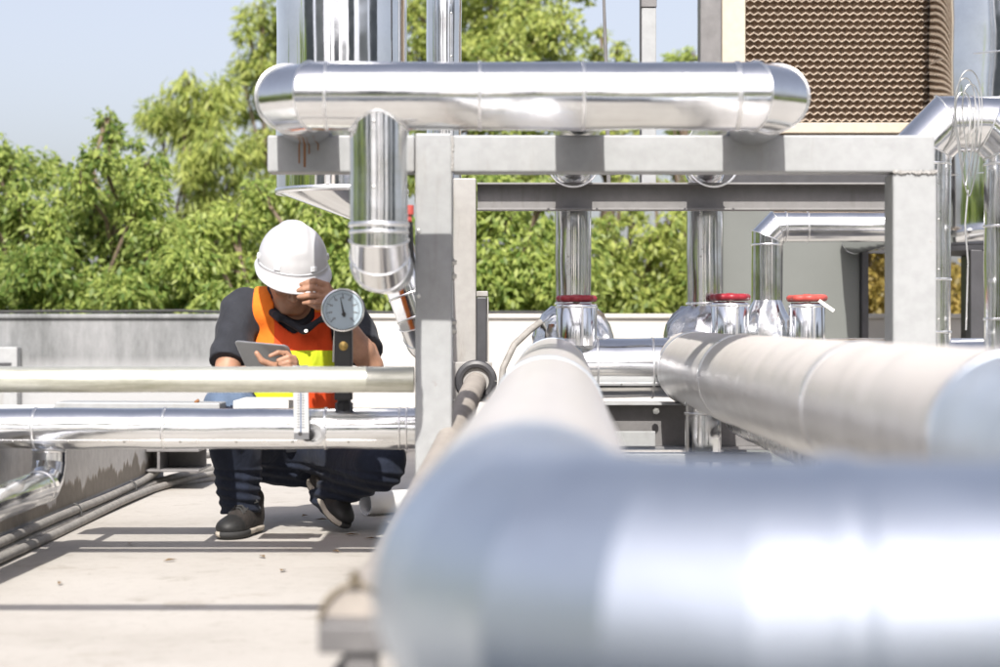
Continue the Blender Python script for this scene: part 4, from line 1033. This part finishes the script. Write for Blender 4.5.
def A3(v): return np.array(tuple(v), dtype=np.float64)
skin_m, t, b = newmat('skin'); v = coords(t)
cr = ramp(t, noise(t, v, 35, 5, .6), [(.3, (.33, .175, .11)), (.7, (.44, .245, .16))]); t.links.new(cr.outputs[0], b.inputs['Base Color'])
b.inputs['Roughness'].default_value = .5; b.inputs['Subsurface Weight'].default_value = .12; b.inputs['Subsurface Radius'].default_value = (.012, .005, .003); b.inputs['Subsurface Scale'].default_value = .5
bump(t, b, noise(t, v, 260, 3), .15, .001)
def cloth(name, col, wv=900, var=.2, rough=.85):
    m, t, b = newmat(name); v = coords(t)
    c = ramp(t, noise(t, v, 18, 6, .65), [(.3, tuple(k*(1-var) for k in col)), (.7, tuple(min(1, k*(1+var)) for k in col))]); t.links.new(c.outputs[0], b.inputs['Base Color'])
    b.inputs['Roughness'].default_value = rough; b.inputs['Sheen Weight'].default_value = .06; b.inputs['Specular IOR Level'].default_value = .25
    a = bump(t, b, noise(t, coords(t, (1, 1, .45)), 26, 3, .55, .8), .35, .012); bump(t, b, noise(t, v, wv, 2), .15, .001, a); return m
def vest_areas(m):
    # colour areas: red-orange chest, lime bands across it; all fixed to the garment
    t = m.node_tree; b = t.nodes['Principled BSDF']; base = b.inputs['Base Color'].links[0].from_socket
    g = N(t, 'ShaderNodeNewGeometry'); sp = N(t, 'ShaderNodeSeparateXYZ'); t.links.new(g.outputs[0], sp.inputs[0])
    wv = noise(t, coords(t), 9, 2); ax = {}
    for k, nm in enumerate('xyz'):
        a = N(t, 'ShaderNodeMath', operation='MULTIPLY_ADD'); t.links.new(wv, a.inputs[0]); a.inputs[1].default_value = .006; t.links.new(sp.outputs[k], a.inputs[2]); ax[nm] = a.outputs[0]
    def cmp(s, op, v):
        n = N(t, 'ShaderNodeMath', operation=op); t.links.new(s, n.inputs[0]); n.inputs[1].default_value = v; return n.outputs[0]
    def both(a, c):
        n = N(t, 'ShaderNodeMath', operation='MULTIPLY'); t.links.new(a, n.inputs[0]); t.links.new(c, n.inputs[1]); return n.outputs[0]
    def over(fac, src, col):
        n = N(t, 'ShaderNodeMixRGB'); t.links.new(fac, n.inputs[0]); t.links.new(src, n.inputs[1]); n.inputs[2].default_value = (*col, 1); return n.outputs[0]
    front = cmp(ax['y'], 'LESS_THAN', 6.5); chest_ = both(front, cmp(ax['x'], 'GREATER_THAN', -.735))
    c = over(both(chest_, cmp(ax['z'], 'LESS_THAN', .72)), base, (.80, .085, .02))
    c = over(both(both(chest_, cmp(ax['x'], 'GREATER_THAN', -.69)), both(cmp(ax['z'], 'GREATER_THAN', .53), cmp(ax['z'], 'LESS_THAN', .596))), c, (.62, .72, .03))
    c = over(both(cmp(ax['x'], 'LESS_THAN', -.655), both(cmp(ax['z'], 'GREATER_THAN', .40), cmp(ax['z'], 'LESS_THAN', .472))), c, (.62, .72, .03))
    t.links.new(c, b.inputs['Base Color'])
shirt_m = cloth('charcoal_shirt', (.027, .029, .036)); jean_m = cloth('dark_navy_trousers', (.015, .020, .036)); knee_m = cloth('faded_knee', (.10, .14, .21))
vest_m = cloth('orange_vest', (.86, .20, .02), 500, .06); vest_areas(vest_m); vest2_m = cloth('red_orange_vest', (.78, .075, .02), 500, .08); lime_m = cloth('lime_band', (.62, .72, .03), 500, .05); silver_m = cloth('silver_tape', (.55, .56, .50), 500, .05)
shoe_m = plain('shoe_fabric', (.032, .027, .024), .8, 0, .35, 60, .4, 300); toe_m = plain('shoe_toe_cap', (.018, .018, .018), .6, 0, .3); sole_m = plain('shoe_sole', (.50, .45, .38), .8, 0, .15); tread_m = plain('shoe_tread', (.035, .035, .035), .85)
hair_m = plain('black_hair', (.012, .011, .010), .5, 0, .4, 200)
helm_m = plain('white_helmet_shell', (.53, .53, .54), .3, 0, .015, 6, coat=.3); clip_m = plain('helmet_clip', (.70, .71, .73), .5)

sh_l = A3(P(241, 309, 6.42)); sh_r = A3(P(346, 311, 6.42)); el_l = A3(P(224, 384, 6.24)); el_r = A3(P(371, 366, 6.2))
wr_l = A3(P(291, 369, 6.06)); wr_r = A3(P(336, 311, 6.08))
neck = A3(P(297, 312, 6.40)); chest = A3(P(292, 352, 6.45)); pelvis = A3(P(292, 438, 6.62)); belly = A3(P(291, 400, 6.52))
hip_l = A3(P(268, 446, 6.62)); hip_r = A3(P(316, 450, 6.62)); kn_l = A3(P(230, 409, 6.12)); kn_r = A3(P(380, 463, 6.2))
an_l = A3(P(241, 503, 6.30)); an_r = A3(P(327, 492, 6.47))
person = thing('person', (-.70, 6.4, 0), 'worker in white hard hat and orange vest crouching with a tablet beside the gauge', 'person')
# head frame: looks down at the tablet and a little to his left
yaw, pit = R(14), R(34)
hf = np.array([math.sin(yaw)*math.cos(pit), -math.cos(yaw)*math.cos(pit), -math.sin(pit)])
hrt = np.array([math.cos(yaw), math.sin(yaw), 0.]); hu = np.cross(hrt, hf); hu = hu/np.linalg.norm(hu); hu = hu if hu[2] > 0 else -hu
HC = A3(P(292, 273, 6.32))                      # middle of the skull at eye height
HM = np.stack([hrt, hf, hu], 1)
def H(r, f, u): return HC+hrt*r+hf*f+hu*u

B = SDF((-1.02, 5.9, .03), (-.30, 6.85, 1.02), .0042)
B.ell(H(0, -.012, .035), (.074, .092, .085), HM, 0)                # skull
B.ell(H(0, .025, -.035), (.060, .062, .085), HM, .03)             # face
B.ell(H(0, .048, -.095), (.036, .034, .028), HM, .025)            # chin
for s in (-1, 1):
    B.cap(H(s*.055, -.01, -.045), H(s*.022, .062, -.098), .018, .017, .02)   # jaw line
    B.ell(H(s*.040, .060, -.028), (.022, .018, .017), HM, .018)   # cheek bone
    B.ell(H(s*.031, .080, .012), (.026, .010, .009), HM, .010)    # brow
    B.ell(H(s*.076, -.005, -.018), (.010, .020, .033), HM, .008)  # ear
    B.ell(H(s*.031, .078, -.004), (.0125, .0095, .0105), HM, .004)  # eyeball under its lid
B.chain([H(0, .082, .006), H(0, .098, -.026), H(0, .104, -.036)], [.008, .010, .012], .008)   # nose
for s in (-1, 1): B.ell(H(s*.013, .094, -.039), (.009, .010, .008), HM, .006)
B.ell(H(0, .081, -.063), (.024, .011, .0055), HM, .004); B.ell(H(0, .080, -.074), (.020, .011, .006), HM, .004)   # lips
B.cap(H(0, -.035, -.06), neck+np.array([0, .04, -.01]), .054, .060, .03)      # neck
B.cap(neck+np.array([0, .03, -.03]), chest+np.array([0, .03, 0]), .055, .085, .03)
B.cap(chest, pelvis, .085, .10, .04)
B.cap(sh_l, sh_r, .05, .05, .05)
for (s, e, wr) in ((sh_l, el_l, wr_l), (sh_r, el_r, wr_r)):
    B.chain([s, s*.5+e*.5, e], [.052, .047, .038], .02); d = wr-e
    B.chain([e, e+d*.3, wr], [.037, .041, .027], .012)
for (h_, k_, a_) in ((hip_l, kn_l, an_l), (hip_r, kn_r, an_r)):
    B.cap(h_, k_, .082, .055, .04); d = a_-k_; B.chain([k_, k_+d*.35+np.array([0, .03, 0]), a_], [.053, .048, .028], .02)
B.cap(an_l, A3(P(236, 524, 6.2)), .026, .022, .01); B.cap(an_r, A3(P(333, 512, 6.40)), .026, .022, .01)
# right hand of the picture: fingers close over the helmet brim, pointing left
palm = A3(P(332, 297, 6.04)); pw_ = palm
B.cap(wr_r, palm+np.array([.012, .0, -.002]), .026, .024, .012)
for k, (kx_, ky_, mx_, my_, tx_, ty_, rad) in enumerate(((327, 285, 314, 280.5, 301, 284.5, .0090), (325.5, 291, 312, 287.5, 298, 290.5, .0092), (326, 297.5, 312, 295, 298.5, 297, .0089), (327, 303.5, 315.5, 302, 303.5, 303, .0079))):
    a = A3(P(kx_, ky_, 6.03)); m = A3(P(mx_, my_, 6.005)); tp = A3(P(tx_, ty_, 6.02))
    B.cap(palm, a, .017, rad*1.25, .006)
    B.chain([a, m, m*.45+tp*.55+np.array([0, -.004, 0]), tp], [rad*1.12, rad*1.06, rad*.98, rad*.84], .0025)
th0 = A3(P(328, 303, 6.045)); B.chain([th0, A3(P(318, 307, 6.06)), A3(P(309, 303.5, 6.085))], [.0125, .0105, .0085], .004)
# other hand: palm under the tablet, fingers wrapped on its near face
palm2 = A3(P(292, 362, 6.005))
B.cap(wr_l, palm2, .026, .021, .012)
for k, (ax0, ay0, bx, by, tx_, ty_, rad) in enumerate(((287, 353.5, 278, 352.5, 270, 356, .0082), (291, 353, 295.5, 350.5, 288, 350.5, .0001), (294, 358, 288, 357, 278, 360.5, .0086), (295, 362.5, 289, 362, 280, 364.5, .0083), (295, 367, 289, 367, 283, 368.5, .0074))):
    if rad < .001: continue
    a = A3(P(ax0, ay0, 5.985)); m = A3(P(bx, by, 5.962)); tp = A3(P(tx_, ty_, 5.958))
    B.cap(palm2, a, .014, rad*1.15, .005); B.chain([a, m, tp], [rad*1.1, rad, rad*.85], .0025)
B.chain([palm2+np.array([-.01, 0, .0]), A3(P(274, 366, 5.975)), A3(P(262, 361, 5.955)), A3(P(256.5, 353, 5.95))], [.014, .0115, .010, .0082], .004)
body = B.build('body', skin_m, person, 2)

def folds(a, f1=(38, 25, 55), f2=(90, 60, 30), ph=0.):
    def f(X, Y, Z):
        w_ = np.sin(X*11+Z*7+ph)*1.6
        return a*(np.sin(X*f1[0]+Z*f1[2]+Y*f1[1]+w_*1.2+ph)*.6+np.sin(X*f2[0]-Z*f2[2]+Y*f2[1]+w_*2)*.3)
    return f
# shirt: trunk, short sleeves, collar
def half(p, n):
    p = np.array(p); n = np.array(n)/np.linalg.norm(n); return lambda X, Y, Z: (X-p[0])*n[0]+(Y-p[1])*n[1]+(Z-p[2])*n[2]
S = SDF((-1.03, 6.0, .25), (-.32, 6.85, .86), .005)
def trunk(S, g):
    S.cap(neck+np.array([0, .035, -.035]), chest+np.array([0, .03, .0]), .080+g, .138+g, .05)
    S.cap(chest+np.array([-.055, .03, .01]), belly+np.array([-.045, .02, 0]), .105+g, .112+g, .05); S.cap(chest+np.array([.055, .03, .01]), belly+np.array([.045, .02, 0]), .105+g, .112+g, .05)
    S.cap(sh_l+np.array([.02, .0, .0]), sh_r+np.array([-.02, 0, 0]), .060+g, .060+g, .05)
    S.cap(belly, pelvis, .135+g, .15+g, .05)
trunk(S, 0)
S.cap(sh_l, sh_l+(el_l-sh_l)*.80, .066, .066, .03); S.cap(sh_r, sh_r+(el_r-sh_r)*.80, .066, .064, .03)
S.cap(neck+np.array([0, .02, -.02]), H(0, -.04, -.088), .070, .068, .02)
S.disp(folds(.0045))
for (s, e) in ((sh_l, el_l), (sh_r, el_r)):
    p = s+(e-s)*.74; n = (e-s)/np.linalg.norm(e-s)
    hv = half(p, n); X, Y, Z = S.grid(); near = (np.sqrt((X-p[0])**2+(Y-p[1])**2+(Z-p[2])**2) < .115)
    S.D = np.where(near, np.maximum(S.D, hv(X, Y, Z)), S.D)
# far ends of the sleeves go, open neck
S.cut(lambda X, Y, Z: -(np.sqrt((X-neck[0]-.008)**2+((Y-6.33))**2+((Z-.755)*.75)**2)-.055))
S.build('shirt', shirt_m, person, 2)
K = SDF((-.86, 6.15, .60), (-.52, 6.55, .84), .004)
K.cap(A3(P(276, 314, 6.32)), A3(P(302, 330, 6.290)), .009, .012, .012); K.cap(A3(P(326, 316, 6.32)), A3(P(305, 330, 6.290)), .010, .012, .012)
K.cap(A3(P(271, 311, 6.36)), A3(P(279, 318, 6.30)), .014, .011, .01); K.cap(A3(P(330, 312, 6.36)), A3(P(323, 320, 6.30)), .014, .011, .01)
K.disp(folds(.002)); col_ = K.build('collar', shirt_m, person, 2)
for py in (327.5,): MB().lathe(P(306, py+3.5, 6.276), (.0, -1, .3), [(0, .0062), (.003, .0062), (.0035, .004)], 14).build('button', M['tag'], col_, True)

# vest: the trunk a centimetre larger, cut to front and back panels
G = SDF((-1.0, 6.05, .22), (-.38, 6.85, .86), .005)
trunk(G, .013)
G.disp(folds(.004, ph=1.3)); 
def strap_l(X, Y, Z):  # outer edges at the arm holes
    cx = -.682; hw = .128+.055*np.clip((.63-Z)/.12, 0, 1)-.0*Z
    return np.abs(X-cx)-hw
G.cut(strap_l)
def vneck(X, Y, Z):     # opening at the throat
    wd = .066*np.clip((Z-.648)/.05, 0, 1)**.75
    return np.where((Y < 6.45) & (Z > .648), wd-np.abs(X+.672), -.2)
G.cut(vneck); G.cut(lambda X, Y, Z: .37-Z+0*X*Y)
G.cut(lambda X, Y, Z: -(np.sqrt((X-neck[0])**2+(Y-6.385)**2+((Z-.79)*.9)**2)-.085))
G.build('vest', vest_m, person, 2)
MB().tube([P(335, 330, 6.24), P(334, 345, 6.225), P(333.5, 362, 6.225)], .004, 6).build('vest_tape', silver_m, person, True)

# trousers
T = SDF((-1.0, 5.98, .04), (-.28, 6.86, .52), .005)
T.cap(hip_l+np.array([-.02, .02, .0]), hip_r+np.array([.02, .02, 0]), .130, .130, .05)
T.cap(belly+np.array([0, .03, -.05]), pelvis, .125, .14, .05)
T.chain([hip_l, kn_l], [.112, .079], .04); T.chain([hip_r, kn_r], [.112, .079], .04)
T.chain([kn_l, kn_l*.6+an_l*.4+np.array([0, .035, 0]), an_l+np.array([0, -.004, -.035])], [.077, .078, .062], .03)
T.chain([kn_r, kn_r*.6+an_r*.4+np.array([0, .035, 0]), an_r+np.array([.0, .0, -.02])], [.077, .076, .060], .03)
T.disp(folds(.0055, (26, 22, 30), (70, 38, 18), .6))
# bunched hem above the shoes
T.disp(lambda X, Y, Z: np.where(Z < .22, .004*np.sin(Z*190+X*30), 0).astype(np.float32)*np.ones_like(X*Y))
def hem(p, n):
    hv = half(p, n); X, Y, Z = T.grid(); near = np.sqrt((X-p[0])**2+(Y-p[1])**2+(Z-p[2])**2) < .13
    T.D = np.where(near, np.maximum(T.D, hv(X, Y, Z)), T.D)
hem(an_l+np.array([0, 0, -.034]), np.array([0.05, -.1, -1.])); hem(an_r+np.array([-.01, 0, -.025]), (an_r-kn_r)+np.array([0, 0, -.12]))
T.build('trousers', [jean_m, knee_m], person, 2, lambda c: ((np.linalg.norm(c-(kn_l+np.array([0, -.01, .035])), axis=1) < .085) & (c[:, 2] > .425)).astype(np.int32))

# hair under the helmet
Hh = SDF(H(0, 0, 0)-.16, H(0, 0, 0)+.16, .004)
Hh.ell(H(0, -.030, .025), (.080, .088, .085), HM, 0); 
for s in (-1, 1): Hh.cap(H(s*.070, .025, .0), H(s*.068, .022, -.03), .010, .006, .008)
Hh.cap(H(-.04, -.085, -.045), H(.04, -.085, -.045), .025, .025, .02)
Hh.D += (.0015*np.sin(Hh.grid()[0]*700+Hh.grid()[2]*200)*np.ones_like(Hh.D)).astype(np.float32)
Hh.build('hair', hair_m, person, 1)
MB().obox(Vector(H(.036, .0875, .018)), Vector(hrt), Vector(hf), Vector(hu), (.018, .003, .003)).obox(Vector(H(-.036, .0875, .018)), Vector(hrt), Vector(hf), Vector(hu), (.018, .003, .003)).build('eyebrows', hair_m, person)

# hard hat
up_ = np.array([0, 0, 1.]); hp = R(17)                          # helmet tips a little less than the face
tf = hf*math.cos(R(-10))+hu*math.sin(R(10)); tf /= np.linalg.norm(tf); tu = np.cross(hrt, tf); tu = tu if tu[2] > 0 else -tu
HO = H(0, -.005, .040)
def HT(a, e, bulge=1.0):
    """point of the shell: azimuth a (0 = front), elevation e"""
    ca, sa = math.cos(a), math.sin(a)
    r_f = .131 if ca > 0 else .140; x = .113*sa*math.cos(e)**.9; f = r_f*ca*math.cos(e)**.9; u = .124*math.sin(e)**.95 if e > 0 else 0
    return HO+hrt*x*bulge+tf*f*bulge+tu*u*bulge
V = []; Fc = []; na, ne = 72, 20
for i in range(ne+1):
    e = math.pi/2*i/ne*.998
    for j in range(na):
        a = 2*math.pi*j/na; p = HT(a, e)
        # crest: a flat raised keel over the top
        q = math.sin(a)*math.cos(e)*.112; keel = max(0, 1-(abs(q)/.040)**4)*.0075*min(1, max(0, (math.sin(e)-.38)/.14)); V.append(p+tu*keel+tf*keel*.35*(1 if math.cos(a) > 0 else -1))
for i in range(ne):
    for j in range(na): Fc.append((i*na+j, i*na+(j+1) % na, (i+1)*na+(j+1) % na, (i+1)*na+j))
Fc.append(tuple(ne*na+j for j in range(na)))
# lower wall and brim
base = len(V)
def brim(a, k):
    ca = math.cos(a); fw_ = max(0, ca)**1.6; L = .010+.040*fw_; p = HT(a, 0)
    out = hrt*math.sin(a)*.9+tf*ca; out /= np.linalg.norm(out)
    return p+out*(L*k)-tu*(.010+(.020*fw_+.006)*k*k)
for j in range(na): V.append(HT(2*math.pi*j/na, 0)-tu*.010)
for k in (.35, .7, 1.0, 1.03):
    for j in range(na): V.append(brim(2*math.pi*j/na, k)-(tu*.006 if k > 1.01 else 0))
for k in (.7, .2):
    for j in range(na): V.append(brim(2*math.pi*j/na, k)-tu*.005)
for j in range(na): V.append(HT(2*math.pi*j/na, 0, .96)-tu*.014)
for j in range(na): V.append(HT(2*math.pi*j/na, .5, .95))
rows = [0]+[base+na*i for i in range(9)]
for q in range(len(rows)-1):
    for j in range(na): Fc.append((rows[q+1]+j, rows[q+1]+(j+1) % na, rows[q]+(j+1) % na, rows[q]+j))
hat = mesh_obj('hard_hat', V, Fc, helm_m, person, True); 
md = hat.modifiers.new('s', 'SUBSURF'); md.levels = 1; md.render_levels = 1
for a in (R(-35), R(27), R(-88), R(88)):
    p = Vector(HT(a, .16, 1.012)); o = (Vector(HT(a, .16, 1.1))-p).normalized(); z_ = Vector(tu); x_ = z_.cross(o).normalized(); z_ = o.cross(x_)
    MB().obox(p, x_, z_, o, (.011, .008, .0035)).build('strap_clip', clip_m, hat, False, .002)
rb = []
for j in range(61):
    a = -1.35+2.7*j/60; rb.append(Vector(HT(a, .045, 1.004)))
MB().tube(rb, .0018, 6).build('rim_line', clip_m, hat, True)

# shoes: local frame f (toe), u (up), s (side)
def shoe(heel, toe, upv, label):
    f = toe-heel; L = np.linalg.norm(f); f = f/L; s = np.cross(f, upv); s /= np.linalg.norm(s); u = np.cross(s, f); Rm = np.stack([s, f, u], 1)
    def W(a, b_, c): return heel+s*a+f*b_*L+u*c
    S = SDF(np.minimum(heel, toe)-.16, np.maximum(heel, toe)+.2, .0042)
    S.ell(W(0, .16, .048), (.038, .052, .048), Rm, 0); S.ell(W(.0, .50, .046), (.041, .085, .042), Rm, .03); S.ell(W(.004, .80, .036), (.047, .062, .034), Rm, .03)
    S.cap(W(0, .20, .07), W(0, .17, .112), .038, .041, .025); S.cap(W(0, .34, .085), W(0, .60, .062), .027, .026, .02)
    S.cut(lambda X, Y, Z: -((X-W(0,0,.016)[0])*u[0]+(Y-W(0,0,.016)[1])*u[1]+(Z-W(0,0,.016)[2])*u[2]))
    def mid(c):
        q = (c-heel)@f/L; h = (c-heel)@u; return ((q > .78) | ((h < .035) & (q > .6)) | (q < .05)).astype(np.int32)
    o = S.build('shoe', [shoe_m, toe_m], person, 2, mid)
    Q_ = SDF(np.minimum(heel, toe)-.12, np.maximum(heel, toe)+.12, .004)
    Q_.ell(W(0, .18, .020), (.041, .060, .028), Rm, 0); Q_.ell(W(0, .5, .018), (.044, .09, .024), Rm, .02); Q_.ell(W(.004, .80, .017), (.050, .066, .022), Rm, .03)
    pz = W(0, 0, .0); Q_.cut(lambda X, Y, Z: -((X-pz[0])*u[0]+(Y-pz[1])*u[1]+(Z-pz[2])*u[2]))
    p2 = W(0, 0, .026); Q_.cut(lambda X, Y, Z: ((X-p2[0])*u[0]+(Y-p2[1])*u[1]+(Z-p2[2])*u[2]))
    Q_.build('sole', [sole_m, tread_m], o, 1, lambda c: ((((c-heel)@u) < .009) | ((((c-heel)@f/L) > .62) & (((c-heel)@s) < .02))).astype(np.int32))
    lc = MB()
    for k in range(5):
        b_ = .36+.065*k; h = .113-.0062*k
        lc.tube([Vector(W(-.025, b_, h-.011)), Vector(W(-.008, b_+.02, h+.003)), Vector(W(.010, b_+.03, h+.003)), Vector(W(.025, b_+.05, h-.013))], .0036, 6)
        lc.tube([Vector(W(.025, b_, h-.011)), Vector(W(.008, b_+.02, h+.004)), Vector(W(-.010, b_+.03, h+.004)), Vector(W(-.025, b_+.05, h-.013))], .0036, 6)
    for s_ in (-1, 1): lc.tube([Vector(W(0, .36, .106)), Vector(W(s_*.03, .40, .125)), Vector(W(s_*.05, .46, .108)), Vector(W(s_*.022, .44, .100))], .0026, 6)
    lc.build('laces', tread_m, o, True)
    return o
hl = A3(P(259, 528, 6.40)); hl[2] = .0; tl = A3(P(226, 541, 6.10)); tl[2] = .0; dl_ = tl-hl; hl = tl-dl_/np.linalg.norm(dl_)*.285
shoe(hl, tl, np.array([0, 0, 1.]), None)
tr_ = A3(P(342, 529, 6.33)); tr_[2] = .010; hr_ = A3(P(313, 494, 6.52)); hr_[2] = .125; dr_ = tr_-hr_; hr_ = tr_-dr_/np.linalg.norm(dr_)*.275
shoe(hr_, tr_, np.array([.35, .12, 1.]), None)

# tablet held in the hand
tb = thing('tablet', (-.79, 6.0, .55), 'slim grey tablet tilted in the left hand of the crouching worker', 'tablet')
p0 = P(234.5, 340.5, 5.985); p1 = P(288, 345.5, 5.985); p2 = P(250.5, 377, 6.045)
xa = (p1-p0).normalized(); ya = (p2-p0); ya = (ya-xa*ya.dot(xa)*.0); za = xa.cross(ya).normalized(); ya_n = ya.normalized()
w_ = (p1-p0).length/2; h_ = ya.length/2; ctr = p0+xa*w_+ya_n*h_
# rounded slab
def slab(cx, hw, hh, rad, th, off):
    pts = []
    for (sx, sy, a0) in ((1, 1, 0), (-1, 1, 90), (-1, -1, 180), (1, -1, 270)):
        for k in range(7):
            a = R(a0+15*k); pts.append((sx*(hw-rad)+rad*math.cos(a), sy*(hh-rad)+rad*math.sin(a)))
    n = len(pts); V = [cx+xa*x+ya_n*y+za*(off+th/2) for x, y in pts]+[cx+xa*x+ya_n*y+za*(off-th/2) for x, y in pts]
    Fc = [tuple(range(n)), tuple(range(2*n-1, n-1, -1))]+[(i, n+i, n+(i+1) % n, (i+1) % n) for i in range(n)]
    return V, Fc
Vt, Ft = slab(ctr, w_, h_, .013, .008, 0); o = mesh_obj('back_shell', Vt, Ft, plain('tablet_back', (.23, .235, .24), .35, .6, .03), tb, False); mm = o.modifiers.new('b', 'BEVEL'); mm.width = .002; mm.segments = 2; mm.angle_limit = R(50); mm.limit_method = 'ANGLE'
sg = 1 if za.y > 0 else -1
Vt, Ft = slab(ctr, w_-.004, h_-.004, .010, .001, sg*.0047); mesh_obj('screen', Vt, Ft, plain('dark_glass', (.01, .01, .012), .08), tb, False)
Vt, Ft = slab(ctr, w_+.0008, h_+.0008, .0135, .0025, 0); mesh_obj('edge_band', Vt, Ft, M['seam'], tb, False)
